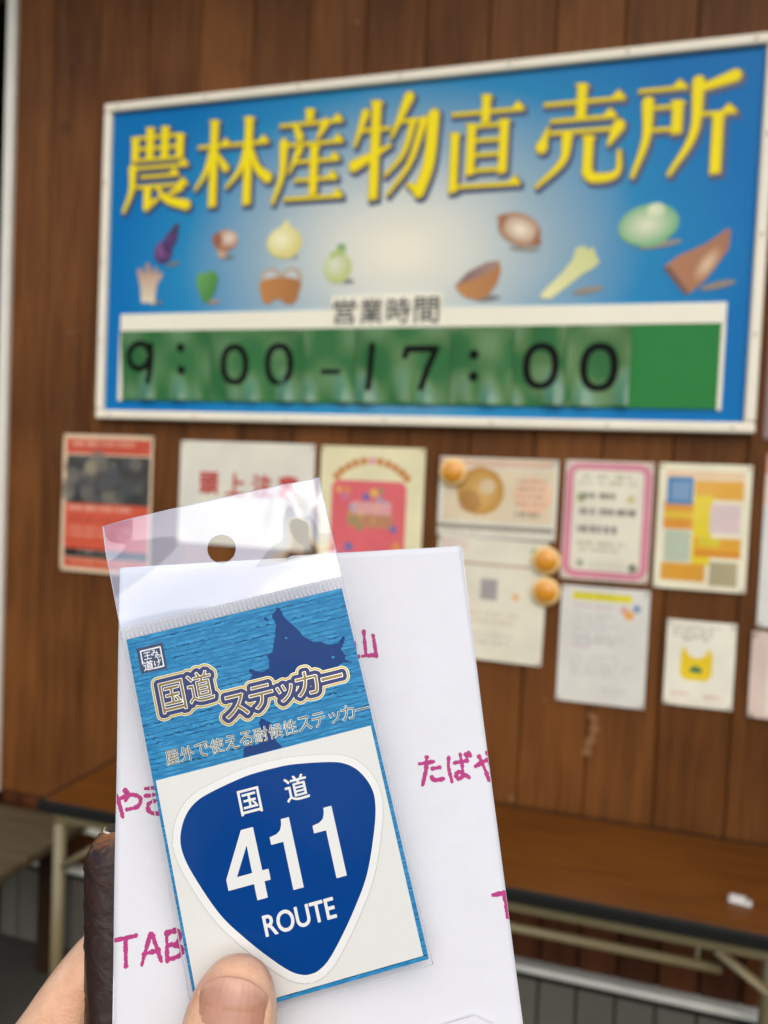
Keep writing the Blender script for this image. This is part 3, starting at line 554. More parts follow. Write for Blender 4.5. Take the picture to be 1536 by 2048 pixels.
s = Sheet(.24, .50, (226, 216, 180)); s.rect(0, .12, 1, .33, (206, 204, 182)).rect(0, .30, 1, .42, (150, 176, 178)).rect(0, .46, 1, 1, (150, 124, 116)).lines(.1, .5, .95, .95, 6, (190, 170, 150), .5).rect(.12, .72, .3, .98, (206, 178, 70), .8)
notice("tall_poster", "tall cream and mauve poster right beside the white sign frame", "poster", .346, 2.156, s, seed=10)
s = Sheet(.21, .413, (224, 220, 208)); s.rect(.0, .0, 1, .12, (228, 160, 130)).rect(.0, .12, 1, .30, (234, 206, 180)).lines(.15, .4, .9, .9, 6, (184, 180, 172), .5)
notice("pale_notice", "long pale notice with an orange top band, beyond the orange-block notice", "notice", .357, 1.625, s, seed=11)
s = Sheet(.21, .207, (220, 196, 178)); s.rect(.18, .05, 1, .95, (230, 220, 200)).rect(.32, .25, 1, .6, (232, 170, 172)).disc(.35, .75, .03, (206, 200, 176), .9)
notice("pink_leaflet", "crumpled cream leaflet with a pink block beside the yellow bag notice", "leaflet", .349, 1.202, s, curl=.010, seed=12)
# round amber fasteners
def fastener(label, x, z):
    t = thing("round_fastener", label, "fastener", (x, -0.0262, z), group="round amber fasteners on the flyers")
    def lathe(name, prof, mat):
        n = 28; V = [(r * math.cos(2 * math.pi * k / n), y, r * math.sin(2 * math.pi * k / n)) for r, y in prof for k in range(n)]; F = [(i * n + k, i * n + (k + 1) % n, (i + 1) * n + (k + 1) % n, (i + 1) * n + k) for i in range(len(prof) - 1) for k in range(n)]
        V.append((0, prof[-1][1], 0)); F += [((len(prof) - 1) * n + k, (len(prof) - 1) * n + (k + 1) % n, len(V) - 1) for k in range(n)]
        mesh(name, V, F, mat, t, smooth=True)
    lathe("rim", [(.034, .0), (.0365, -.003), (.0365, -.007), (.033, -.010), (.027, -.0095)], M_amber_pale)
    lathe("dome", [(.0275, -.0094), (.026, -.013), (.021, -.0165), (.012, -.0185), (.006, -.019)], M_amber)
fastener("round amber fastener with pale rim at the food flyer's upper corner", -.393, 1.550)
fastener("upper of the two round amber fasteners at the cream sheet's edge", -.141, 1.334)
fastener("lower of the two round amber fasteners at the cream sheet's edge", -.138, 1.255)

WALL_SHIFT = 0.036
for o in list(COL.objects):
    if o.parent is None and o.get("category") in ("wall", "trim", "eave", "sign", "card", "notice", "poster", "flyer", "leaflet", "fastener"): o.location.y += WALL_SHIFT

# ------------------------------------------------------------------ folding table
TX0, TX1, TY0, TY1, TZ = -1.305, 0.495, -0.430, -0.008, 0.700
tb = thing("folding_table", "brown folding table with black edge and cream steel legs below the notices", "table", ((TX0 + TX1) / 2, (TY0 + TY1) / 2, 0)); ox, oy = (TX0 + TX1) / 2, (TY0 + TY1) / 2
def tbx(name, a, b, m, bev=0.0): return box(name, (a[0] - ox, a[1] - oy, a[2]), (b[0] - ox, b[1] - oy, b[2]), m, tb, bev)
def tbt(name, pts, r, m=None, sq=1.0): return tube(name, [(p[0] - ox, p[1] - oy, p[2]) for p in pts], r, m or M_cream_metal, tb, 14, sq=sq)
tbx("table_top", (TX0 + .012, TY0 + .012, TZ - .028), (TX1 - .012, TY1 - .012, TZ), M_tabletop, .003)
for nm, a, b in (("edge_band", (TX0, TY0, TZ - .030), (TX1, TY0 + .0118, TZ - .0008)), ("edge_band", (TX0, TY1 - .0118, TZ - .030), (TX1, TY1, TZ - .0008)), ("edge_band", (TX0, TY0 + .0122, TZ - .030), (TX0 + .0118, TY1 - .0122, TZ - .0008)), ("edge_band", (TX1 - .0118, TY0 + .0122, TZ - .030), (TX1, TY1 - .0122, TZ - .0008))):
    tbx(nm, a, b, M_dark, .004)
tbx("frame_rail", (TX0 + .03, -.405, .638), (TX1 - .03, -.375, .668), M_cream_metal, .006); tbx("frame_rail", (TX0 + .03, -.080, .638), (TX1 - .03, -.050, .668), M_cream_metal, .006)
LL, LR = -1.254, 0.415
for lx in (LL, LR):
    for ly in (-.405, -.060): lg_ = tbt("leg", [(lx, ly, .640), (lx, ly, .02)], .0155); tbt("foot_cap", [(lx, ly, .03), (lx, ly, 0.0)], .018, M_dark).parent = lg_
    tbt("leg_stretcher", [(lx, -.405, .10), (lx, -.060, .10)], .011)
for a, b in (((-1.085, -.398, .640), (-1.236, -.410, .540)), ((.248, -.398, .640), (.400, -.410, .545))): tbt("brace", [a, b], .015, sq=.55)
for a, b in (((-1.085, -.07, .640), (-1.236, -.062, .540)), ((.248, -.07, .640), (.400, -.062, .545))): tbt("brace", [a, b], .013, sq=.55)
tbt("shelf_rail", [(-1.05, -.372, .588), (.265, -.372, .588)], .0095); tbt("shelf_rail", [(-1.05, -.12, .588), (.265, -.12, .588)], .0095)
for xx in (-1.0, -.4, .22): tbt("shelf_hanger", [(xx, -.372, .588), (xx, -.376, .632)], .005); tbt("shelf_hanger", [(xx, -.12, .588), (xx, -.08, .634)], .005)
# scrap on the table
sc_ = thing("plastic_clip", "small white plastic clip lying on the brown table top", "clip", (.300, -.317, TZ + .0005)); sc_.rotation_euler = (0, 0, math.radians(-8))
M_clip = pm("clip_white", rgb(214, 210, 200), 0.35, var=.06)
box("clip_body", (-.022, -.012, 0), (.022, .012, .007), M_clip, sc_, .003); box("clip_jaw", (-.018, -.008, .0072), (.012, .008, .012), M_clip, sc_, .002); tube("clip_pin", [(.014, -.011, .0105), (.014, .011, .0105)], .0022, M_pin, sc_, 8)
# weathered bench at the left
bn = thing("weathered_bench", "weathered grey-brown plank bench against the wall left of the table", "bench", (-1.95, -.21, 0))
for k in range(3): box("plank", (-.60, -.205 + k * .132, .425), (.49, -.077 + k * .132, .452), M_oldwood, bn, .004)
box("back_rail", (-.60, .192, .405), (.53, .208, .440), M_flash, bn, .004)
for lx in (-.50, .40):
    for ly in (-.17, .14): box("leg", (lx - .025, ly - .025, 0), (lx + .025, ly + .025, .424), M_backboard, bn, .004)
box("apron", (-.52, -.19, .365), (.44, -.165, .424), M_backboard, bn, .003)

# ------------------------------------------------------------------ held things: frames
def frame(xa, yd, n, o):
    m_ = Matrix.Identity(4); xa, yd, n = Vector(xa).normalized(), Vector(yd).normalized(), Vector(n).normalized()
    for i in range(3): m_[i][0] = xa[i]; m_[i][1] = -yd[i]; m_[i][2] = -n[i]; m_[i][3] = o[i]
    return m_
PK = frame((.8942, .3615, .2642), (.3203, -.1040, -.9416), (-.3129, .9266, -.2087), (-.13728, -1.80164, 1.50109))
BG = frame((.9182, .3852, .0922), (.2115, -.2800, -.9364), (-.3349, .8793, -.3386), (-.14217, -1.78642, 1.48763))
mm = 0.001
def flat(name, V2, Q, z, mat, parent, cols=None, zf=None):
    return mesh(name, [(p[0] * mm, -p[1] * mm, (z + (zf(p[0], p[1]) if zf else 0)) * mm) for p in V2], [q[::-1] for q in Q], mat, parent, cols=cols)
def slab(name, loop, z0, z1, mat, parent):
    n = len(loop); V = [(x * mm, -y * mm, z * mm) for z in (z0, z1) for x, y in loop]; F = [tuple(range(n)), tuple(range(n, 2 * n))[::-1]] + [(k, n + k, n + (k + 1) % n, (k + 1) % n) for k in range(n)]
    return mesh(name, V, F, mat, parent)

# --- the paper bag
M_bag = pm("bag_paper", rgb(222, 221, 222), 0.6, var=0.015, vscale=120, bump=0.10, bscale=110, spec=0.25)
M_bagin = pm("bag_inner", rgb(232, 232, 232), 0.7)
M_crayon = pm("crayon_ink", rgb(178, 40, 116), 0.6, var=0.22, vscale=1500)
bag = thing("paper_bag", "white paper bag with magenta hand-drawn lettering, held behind the sticker packet", "paper bag", mat=BG)
BW, BH = 107.0, 158.0
def bag_z(x, y): return 0.9 * math.sin(math.pi * max(0, min(1, x / BW))) * (0.4 + 0.6 * math.sin(math.pi * min(1, y / BH))) + 0.30 * math.sin(x * .11 + y * .05) * math.sin(y * .06) + .22 * math.exp(-((x - 54) / 1.2) ** 2) * min(1, max(0, (y - 95) / 20)) + .12 * math.sin(x * .31 + 1.3 * math.sin(y * .09))
def bag_w(y): return BW - 0.6 + 1.9 * min(1, y / 134)
nx, ny = 60, 80; V = []
for j in range(ny):
    for i in range(nx):
        u, v = i / (nx - 1), j / (ny - 1); top = 0.9 if u < 0.478 else 0.0; y = top + v * (BH - top); x = u * bag_w(y); V.append((x * mm, -y * mm, bag_z(x, y) * mm))
F = [(j * nx + i, (j + 1) * nx + i, (j + 1) * nx + i + 1, j * nx + i + 1) for j in range(ny - 1) for i in range(nx - 1)]
front = o = mesh("front_panel", V, F, M_bag, bag, smooth=True); sm = o.modifiers.new("t", 'SOLIDIFY'); sm.thickness = 0.00012; sm.offset = -1
slab("back_panel", [(0.3, .2), (BW - .3, .2), (BW + 1.0, BH), (.3, BH)], -1.6, -1.5, M_bagin, bag)
slab("side_fold", [(0.0, .6), (.35, .6), (.35, BH), (.0, BH)], -1.45, -.15, M_bag, bag); slab("side_fold", [(BW - .5, .4), (BW - .2, .4), (BW + 1.0, BH), (BW + .7, BH)], -1.45, -.15, M_bag, bag)
slab("fold_flap", [(64, 133.4), (86, 131.8), (95, 130.6), (100, 133.5), (102, 150), (64, 150)], 1.35, 1.5, M_bag, bag)
LET = {  # hand-drawn strokes in unit boxes, y down
 'yama': [[(.05, .40), (.05, .96)], [(.05, .95), (.98, .93)], [(.50, .02), (.52, .92)], [(.90, .18), (.97, .98)]],
 'ta': [[(.0, .22), (.62, .18)], [(.34, .0), (.26, .45), (.06, 1.0)], [(.52, .44), (.86, .42)], [(.46, .74), (.60, .88), (.96, .86)]],
 'ba': [[(.06, .1), (.02, .5), (.10, .98)], [(.30, .32), (.84, .28)], [(.58, .04), (.60, .72), (.44, .92), (.30, .80), (.46, .66), (.84, .90)], [(.80, .02), (.86, .12)], [(.94, .0), (1.0, .10)]],
 'ya': [[(.0, .46), (.60, .22), (.92, .36), (.86, .66), (.52, .74)], [(.44, .02), (.54, .20), (.48, .42)], [(.16, .14), (.30, .58), (.40, 1.0)]],
 'ma': [[(.0, .10), (.9, .08)], [(.0, .34), (.9, .32)], [(.5, .5), (.12, .62), (.16, .88), (.6, .98), (.9, .95)]],
 'T': [[(.0, .10), (.98, .02)], [(.50, .06), (.54, 1.0)]],
 'A': [[(.04, 1.0), (.30, .4), (.50, .02), (.72, .4), (1.0, .96)], [(.16, .66), (.86, .58)]],
 'B': [[(.10, .04), (.14, .98)], [(.08, .06), (.7, .02), (.86, .22), (.66, .44), (.14, .48)], [(.4, .46), (.92, .58), (.90, .84), (.14, .96)]],
}
def bag_letter(k, x0, y0, x1, y1, r=.55, clip=(0.15, None)):
    xs, ys, X, Y = grid2(x0 - 1, y0 - 1, x1 + 1, y1 + 1, .16); F_ = np.full(X.shape, 1e9); jt = np.random.default_rng(len(k) + int(x0))
    for st in LET[k]:
        P_ = [(x0 + u * (x1 - x0), y0 + v * (y1 - y0)) for u, v in st]; P_ = smooth_path(P_, 7) if len(P_) > 2 else [tuple(np.array(P_[0]) + (np.array(P_[1]) - P_[0]) * t) for t in np.linspace(0, 1, 8)]
        F_ = np.minimum(F_, f_cap(X, Y, P_, r * (1 + .16 * jt.standard_normal(len(P_)))))
    F_ = F_ + .16 * np.sin(X * 9.1 + 3 * np.sin(Y * 7.3)) * np.sin(Y * 8.3 + 2 * np.cos(X * 5.1))
    F_ = np.maximum(F_, clip[0] - X); F_ = np.maximum(F_, X - np.vectorize(bag_w)(Y) + .1)
    V2, Q = field_faces(F_, xs, ys); flat("hand_drawn_letter", V2, Q, .05, M_crayon, front, zf=bag_z)
for k, *b_ in (('yama', 69.6, 25.2, 76.6, 33.2), ('ta', 86.5, 63.6, 93.4, 71.0), ('ba', 95.0, 63.4, 102.0, 71.0), ('ya', 103.2, 63.6, 112.0, 71.6), ('ya', -1.6, 64.9, 7.4, 72.2), ('ma', 8.2, 64.4, 15, 72.4),
               ('T', .3, 102.2, 5.9, 109.4), ('A', 7.2, 102.1, 12.5, 109.5), ('B', 13.4, 102.1, 18.0, 109.3), ('T', 104.1, 101.4, 110.4, 108.1)): bag_letter(k, *b_)

# --- the wallet behind the bag
def noise1(*a): return math.sin(a[0] * 1.9 + a[1] * 2.7) * .5 + math.sin(a[0] * 5.3 - a[1] * 3.1 + 1) * .3 + math.sin(a[0] * 11.7 + a[1] * 9.1) * .2
wal = thing("leather_wallet", "worn dark brown leather wallet with frayed top corner, behind the white bag", "wallet", mat=BG)
def add_bump(m_, scale, strength, dist):
    N_, L_ = m_.node_tree.nodes, m_.node_tree.links; tc_ = N_.new("ShaderNodeTexCoord"); n_ = N_.new("ShaderNodeTexNoise"); n_.inputs["Scale"].default_value = scale; n_.inputs["Detail"].default_value = 6; n_.inputs["Distortion"].default_value = .8; L_.new(tc_.outputs["Object"], n_.inputs["Vector"])
    b_ = N_.new("ShaderNodeBump"); b_.inputs["Strength"].default_value = strength; b_.inputs["Distance"].default_value = dist; L_.new(n_.outputs["Fac"], b_.inputs["Height"]); L_.new(b_.outputs[0], N_["Principled BSDF"].inputs["Normal"])
M_leather = vcm("worn_leather", 0.42, coat=0.0, grain=0.15, gscale=180, spec=.35)
add_bump(M_leather, 150, .4, .0016)
WX0, WX1, WY0, WY1, WZ1, WZ0 = -9.3, 84.0, 74.5, 156.0, -2.6, -16.5
prof = [(WX1, WZ1)] + [(x, WZ1) for x in (60, 40, 20, 5, 1)] 
rz = (WZ1 - WZ0) / 2; zc = (WZ1 + WZ0) / 2
prof += [(WX0 + rz - rz * math.sin(t_), zc + rz * math.cos(t_)) for t_ in np.linspace(0.0, math.pi, 15)] + [(x, WZ0) for x in (5, 40, WX1)]
V = []; C = []; nyw = 70
for j in range(nyw):
    y = WY0 + (WY1 - WY0) * (j / (nyw - 1)) ** 1.5
    for i, (x, z) in enumerate(prof):
        sp = max(0.0, (6 - x) / 16); inset = max(0.0, 1 - (y - WY0) / 10.0); w_ = noise1(y * .35, i * 1.1)
        xx = x + (inset ** 2 * 4.2 + .55 * w_ + .7 * math.sin(y * .06)) * sp; zz = z + (.55 * w_ - (z - zc) * inset ** 2 * .25) 
        yy = y + (x < 2) * inset * .8 * noise1(i * 3.0, 2) + max(0, (4 - xx)) * inset * .28
        V.append((xx * mm, -yy * mm, zz * mm))
        wear = np.clip((1 - (y - WY0) / 5.0) + .5 * noise1(i * 2.2, y * 2.5), 0, 1) * sp ** .3 + .10 * max(0, noise1(i * .9 + 3, y * .25)) * sp
        C.append(lin((44, 26, 21)) * (1 - min(1, wear)) + lin((150, 96, 52)) * min(1, wear))
n = len(prof); F = [(j * n + i, j * n + i + 1, (j + 1) * n + i + 1, (j + 1) * n + i) for j in range(nyw - 1) for i in range(n - 1)]
o = mesh("leather_shell", V, F, M_leather, wal, smooth=True, cols=C); sm = o.modifiers.new("t", 'SOLIDIFY'); sm.thickness = .0011; sm.offset = 0
tube("white_lining_edge", [(x * mm, -(y + .25 * math.sin(x * 5)) * mm, z * mm) for x, y, z in ((-5.2, 75.4, -9.5), (-4.6, 75.9, -6.5), (-3.2, 76.3, -4.8), (-1, 76.8, -4.1), (3, 77.0, -3.9), (12, 77, -3.9))], .00035, pm("lining_white", rgb(222, 210, 186), .8), wal, 6)
slab("inner_lining", [(-3.5, 74.6), (0, 73.2), (10, 72.0), (WX1 - 3, 72.0), (WX1 - 3, WY1 - 2), (-3.5, WY1 - 2)], -12.5, -6.4, pm("lining_dark", rgb(44, 40, 34), .7, var=.3, vscale=600, bump=.5, bscale=900), wal)
tube("yellow_edge_line", [(x * mm, -y * mm, z * mm) for x, y, z in ((-7.9, 80, -13.2), (-9.0, 84, -13.6), (-9.55, 89, -13.8), (-9.7, 94, -13.6), (-9.6, 98, -13.4))], .00022, pm("yellow_edge_finish", rgb(206, 178, 84), .35), wal, 6)  # thin yellow line along the wallet's left edge
# fraying: short fibres round the worn corner
fv = []; ff = []
for i in range(70):
    a_ = RNG.uniform(0, 1); bx, by, bz = -7.2 + 4.5 * a_ + RNG.normal(0, .3), 79 - 3.8 * a_ + RNG.normal(0, .5), -9.5 + RNG.uniform(-3, 3); L_ = RNG.uniform(.5, 1.3); dx, dy = -.6 + RNG.normal(0, .4), -.7 + RNG.normal(0, .4)
    k = len(fv); fv += [(bx * mm, -by * mm, bz * mm), ((bx + .12) * mm, -(by + .1) * mm, bz * mm), ((bx + dx * L_) * mm, -(by + dy * L_) * mm, (bz + RNG.normal(0, .3)) * mm)]; ff.append((k, k + 1, k + 2))
mesh("frayed_fibres", fv, ff, pm("tan_fibre", rgb(168, 112, 62), .7), wal, kind="stuff")

# --- the sticker packet
pk = thing("sticker_packet", "clear plastic packet with blue header card and blue route 411 shield sticker, under the thumb", "sticker packet", mat=PK)
# card stock with a printed cracked-paint texture
m, N, L, P = new_mat("blue_card_print"); tc = N.new("ShaderNodeTexCoord")
mp = N.new("ShaderNodeMapping"); mp.inputs["Scale"].default_value = (260, 700, 1); L.new(tc.outputs["Object"], mp.inputs[0])
n1 = N.new("ShaderNodeTexNoise"); n1.inputs["Scale"].default_value = 1.0; n1.inputs["Detail"].default_value = 4; n1.inputs["Distortion"].default_value = .4; L.new(mp.outputs[0], n1.inputs["Vector"])
ws_ = N.new("ShaderNodeMapping"); ws_.inputs["Scale"].default_value = (0, 620, 0); L.new(tc.outputs["Object"], ws_.inputs[0])
nd = N.new("ShaderNodeTexNoise"); nd.inputs["Scale"].default_value = 760; nd.inputs["Detail"].default_value = 3; L.new(tc.outputs["Object"], nd.inputs["Vector"])
sx_ = N.new("ShaderNodeSeparateXYZ"); L.new(tc.outputs["Object"], sx_.inputs[0])
yy_ = N.new("ShaderNodeMath"); yy_.operation = 'MULTIPLY_ADD'; yy_.inputs[1].default_value = 4700; L.new(sx_.outputs["Y"], yy_.inputs[0])
nm_ = N.new("ShaderNodeMath"); nm_.operation = 'MULTIPLY'; nm_.inputs[1].default_value = 4.2; L.new(nd.outputs["Fac"], nm_.inputs[0]); ny_ = N.new("ShaderNodeTexNoise"); ny_.inputs["Scale"].default_value = 1.0; ny_.inputs["Detail"].default_value = 2; L.new(ws_.outputs[0], ny_.inputs["Vector"]); na_ = N.new("ShaderNodeMath"); na_.operation = 'MULTIPLY_ADD'; na_.inputs[1].default_value = 9.0; L.new(ny_.outputs["Fac"], na_.inputs[0]); L.new(nm_.outputs[0], na_.inputs[2]); L.new(na_.outputs[0], yy_.inputs[2])
sn = N.new("ShaderNodeMath"); sn.operation = 'SINE'; L.new(yy_.outputs[0], sn.inputs[0])
th = N.new("ShaderNodeMapRange"); th.inputs[1].default_value = .70; th.inputs[2].default_value = .95; L.new(sn.outputs[0], th.inputs[0])
gate = N.new("ShaderNodeMapRange"); gate.inputs[1].default_value = .42; gate.inputs[2].default_value = .52; L.new(n1.outputs["Fac"], gate.inputs[0])
ml = N.new("ShaderNodeMath"); ml.operation = 'MULTIPLY'; L.new(th.outputs[0], ml.inputs[0]); L.new(gate.outputs[0], ml.inputs[1])
cr = N.new("ShaderNodeValToRGB"); cr.color_ramp.elements[0].position = .35; cr.color_ramp.elements[0].color = rgb(36, 122, 172); cr.color_ramp.elements[1].position = .7; cr.color_ramp.elements[1].color = rgb(66, 160, 208); L.new(n1.outputs["Fac"], cr.inputs[0])
mx = N.new("ShaderNodeMix"); mx.data_type = 'RGBA'; L.new(ml.outputs[0], mx.inputs[0]); L.new(cr.outputs[0], mx.inputs[6]); mx.inputs[7].default_value = rgb(10, 78, 118); L.new(mx.outputs[2], P.inputs["Base Color"]); P.inputs["Roughness"].default_value = .5; P.inputs["Specular IOR Level"].default_value = .15
M_card = m
M_cardnavy = pm("card_navy_print", rgb(20, 62, 122), .5, spec=.15, var=.05, vscale=700)
M_logo = pm("logo_navy", rgb(32, 52, 92), .4); M_logow = pm("logo_white", rgb(240, 240, 240), .4)
M_gold = pm("gold_foil", rgb(158, 138, 80), .16, metal=1.0, var=.12, vscale=160); M_silver = pm("silver_foil", rgb(226, 222, 212), .14, metal=1.0, var=.1, vscale=200)
M_bronze = pm("dark_foil", rgb(120, 100, 66), .12, metal=1.0, var=.15, vscale=140); M_foilnavy = pm("foil_navy_print", rgb(28, 42, 104), .4)
M_subfoil = pm("subtitle_foil", rgb(92, 88, 84), .15, metal=1.0, var=.5, vscale=420)
M_sheet = pm("sticker_backing", rgb(233, 232, 223), .45, var=.012, vscale=300, bump=.05, bscale=1200)
M_stw = pm("sticker_white", rgb(242, 242, 235), .35); M_stb = pm("sticker_blue", rgb(0, 64, 136), .45, spec=.05, var=.02, vscale=90)
M_stl = pm("sticker_lettering", rgb(238, 238, 230), .35)
card = slab("backing_card", [(0.2, 33.2), (61.8, 33.2), (61.9, 134.4), (.2, 134.4)], -.55, -.15, M_card, pk)
sheet = slab("sticker_sheet", [(1.0, 72.2), (60.9, 72.2), (60.6, 133.2), (1.0, 133.2)], -.13, .02, M_sheet, pk)
# coast silhouette on the card
MAP = [(40.7, 36.0), (42.2, 35.0), (42.8, 34.0), (43.6, 35.2), (44.2, 37.8), (46.4, 40.6), (48.1, 43.7), (50.6, 46.1), (52.7, 46.6), (53.8, 47.6), (54.9, 47.9), (57.1, 48.1), (59.8, 45.9), (58.9, 48.3), (57.7, 49.8), (58.4, 51.9), (58.2, 53.0), (59.8, 54.3), (57.2, 53.6), (56.1, 54.3), (51.1, 54.5), (48.4, 55.5), (47, 57.5), (44.5, 56.5), (41, 54.8), (36.6, 54.6), (34.6, 56.2), (34.2, 59.4), (32.4, 60), (30.4, 58), (29, 55.2), (29.6, 52.9), (31.7, 51.4), (32.2, 51.1), (31.3, 49.9), (31.7, 49.0), (32.8, 49.8), (34.8, 50.8), (36.8, 50.3), (37.4, 48.7), (37.3, 46.8), (38.7, 46.1), (40.1, 43.0), (41.5, 38.9)]
MAP2 = [(31.2, 63.8), (32.1, 62.9), (33.3, 64.1), (34.4, 64.8), (34.1, 66.6), (34.4, 69.2), (36.0, 72.1), (25.0, 72.1), (25.5, 70.2), (26.5, 69.0), (29.7, 69.8), (31.1, 67.8)]
xs, ys, X, Y = grid2(24, 33.4, 61, 72.1, .2); Fm = np.minimum(f_poly(X, Y, MAP), f_poly(X, Y, MAP2)) + .16 * np.sin(X * 4.1) * np.sin(Y * 3.7 + X)
for cx_, cy_, r_ in ((43.4, 43.2, .35), (55.0, 51.6, .45), (33.6, 63.0, .3)): Fm = np.maximum(Fm, r_ - np.hypot(X - cx_, Y - cy_))
for cx_, cy_, r_ in ((38.9, 36.6, .45), (39.4, 37.1, .3)): Fm = np.minimum(Fm, np.hypot((X - cx_), Y - cy_) - r_)
V2, Q = field_faces(Fm, xs, ys); flat("coast_silhouette", V2, Q, -.135, M_cardnavy, card)
# little square logo
lg = slab("logo_square", [(2.4, 36.3), (9.8, 36.3), (9.6, 43.6), (2.5, 43.4)], -.13, -.11, M_logo, card)
def fit_text(name, s, x0, y0, x1, y1, z, mat, parent, w=0.0):
    V2, Q = text_flat(s, x0, -y1, x1, -y0, w); return mesh(name, [(p[0] * mm, p[1] * mm, z * mm) for p in V2], Q, mat, parent)
for a in ((3.2, 37.1, 9.0, 37.5), (3.2, 37.5, 3.55, 41.0), (8.7, 37.5, 9.05, 42.5), (6.2, 42.5, 9.05, 42.9)): slab("logo_line", [(a[0], a[1]), (a[2], a[1]), (a[2], a[3]), (a[0], a[3])], -.108, -.10, M_logow, lg)
for ch, *b_ in (("王", 4.0, 37.9, 6.1, 39.9), ("道", 3.4, 40.2, 6.2, 42.9), ("み", 6.1, 37.7, 8.0, 39.4), ("や", 6.9, 39.0, 8.6, 40.7), ("げ", 6.4, 40.6, 8.4, 42.3)): fit_text("logo_character", ch, *b_, -.098, M_logow, lg, .015)
# foil title
TT = [("国", 6.4, 47.2, 12.9, 55.4), ("道", 14.0, 46.6, 20.8, 54.6), ("ス", 22.8, 55.0, 29.2, 61.0), ("テ", 30.0, 54.2, 36.6, 60.4), ("ッ", 37.6, 55.6, 42.2, 60.2), ("カ", 43.2, 53.6, 49.4, 60.0), ("ー", 50.4, 56.4, 56.4, 57.3)]
segs = np.concatenate([place_segs(ch, x0, -y1, x1, -y0) for ch, x0, y0, x1, y1 in TT])
xs, ys, X, Y = grid2(3, -65, 60, -43, .16); Ft = f_segs(X, Y, segs)
def lev(name, l, z, mat, sel=None):
    F_ = Ft - l
    if sel is not None: F_ = np.maximum(F_, sel)
    V2, Q = field_faces(F_, xs, ys); mesh(name, [(p[0] * mm, p[1] * mm, z * mm) for p in V2], Q, mat, card)
lev("foil_rim", 2.0, -.128, M_silver); lev("foil_outline", 1.90, -.118, M_gold); lev("foil_inner_rim", 1.36, -.114, M_silver); lev("title_navy_field", 1.26, -.108, M_foilnavy); lev("character_bright_edge", .16, -.098, M_silver); lev("foil_character", .02, -.088, M_bronze)
for ch, xa, xb, ya, yb in [(c_, 4.6 + i * 4.09, 4.6 + i * 4.09 + 3.7, 65.3, 69.2) for i, c_ in enumerate("屋外で使える耐候性ステッカー")]:
    if ch == "ー": ya, yb = 67.0, 67.45
    if ch == "ッ": xa += .6; ya += .9
    fit_text("foil_subtitle_rim", ch, xa - .09, ya - .07, xb + .05, yb + .05, -.130, M_silver, card, .022); fit_text("foil_subtitle_character", ch, xa, ya, xb, yb, -.120, M_subfoil, card)
# the shield sticker
SH = [(30.9, 76.7), (37.5, 77.0), (46.9, 78.7), (51.6, 80.3), (55.0, 83.3), (57.2, 88.0), (57.3, 92.6), (55.4, 99.2), (50.9, 109.6), (45.6, 117.2), (40.6, 123.2), (36.3, 127.6), (33.2, 129.5), (30.9, 129.9)]
SH = SH + [(61.8 - x, y) for x, y in SH[-2:0:-1]]; SH = smooth_path(SH + SH[:1], 6)[:-1]
xs, ys, X, Y = grid2(1, 73.5, 61, 133, .25); Fs = f_poly(X, Y, SH)
stk = None
V2, Q = field_faces(Fs - 2.05, xs, ys); stk = flat("shield_sticker", V2, Q, .16, M_stw, pk)
# its cut edge
bl = smooth_path([tuple(q) for q in SH[::4]] + [tuple(SH[0])], 6)[:-1]
cen = np.mean(np.array(SH), 0); ring = []
for i in range(len(SH)):
    a_, b_ = np.array(SH[i - 1]), np.array(SH[(i + 1) % len(SH)]); tg = (b_ - a_) / (np.linalg.norm(b_ - a_) + 1e-9); nn = np.array([tg[1], -tg[0]]); 
    if nn @ (np.array(SH[i]) - cen) < 0: nn = -nn
    ring.append(np.array(SH[i]) + nn * 2.05)
n = len(ring); V = [(p[0] * mm, -p[1] * mm, z * mm) for z in (.02, .16) for p in ring]
mesh("cut_edge", V, [(k, n + k, n + (k + 1) % n, (k + 1) % n) for k in range(n)], pm("cut_edge_grey", rgb(150, 148, 138), .6), stk)
V2, Q = field_faces(Fs, xs, ys); flat("blue_shield", V2, Q, .172, M_stb, stk)
xs, ys, X, Y = grid2(1, 73.5, 61, 133, .12); V2, Q = field_faces(np.abs(f_poly(X, Y, SH) - 2.08) - .055, xs, ys); flat("cut_line", V2, Q, .168, pm("cut_line_grey", rgb(176, 174, 164), .6), stk)
fit_text("shield_character", "国", 21.5, 80.2, 27.4, 86.9, .184, M_stl, stk, .012); fit_text("shield_character", "道", 34.2, 79.9, 40.6, 86.6, .184, M_stl, stk, .012)
def cutpoly(name, loops, z, mat, parent):
    A = np.concatenate([np.array(l) for l in loops]); xs, ys, X, Y = grid2(A[:, 0].min() - .4, A[:, 1].min() - .4, A[:, 0].max() + .4, A[:, 1].max() + .4, .12)
    V2, Q = field_faces(f_poly(X, Y, [list(map(tuple, l)) for l in loops]) - .06, xs, ys); return flat(name, V2, Q, z, mat, parent)
cutpoly("shield_digit", [[(20.6, 90.3), (23.8, 90.3), (23.9, 101.7), (25.6, 101.7), (25.6, 104.4), (23.9, 104.4), (23.9, 108.6), (21.2, 108.6), (21.2, 104.4), (14.3, 104.4), (14.3, 101.6)], [(21.3, 94.2), (17.0, 101.7), (21.3, 101.7)]], .184, M_stl, stk)
for dx in (0, 11.8): cutpoly("shield_digit", [[(31.6 + dx, 90.2), (33.7 + dx, 90.2), (33.7 + dx, 108.5), (31.0 + dx, 108.5), (31.0 + dx, 95.9), (27.7 + dx, 95.9), (27.7 + dx, 94.0), (29.6 + dx, 93.7), (30.8 + dx, 92.9), (31.4 + dx, 91.6)]], .184, M_stl, stk)
fit_text("shield_word", "ROUTE", 21.4, 112.7, 40.7, 118.2, .184, M_stl, stk, .022)
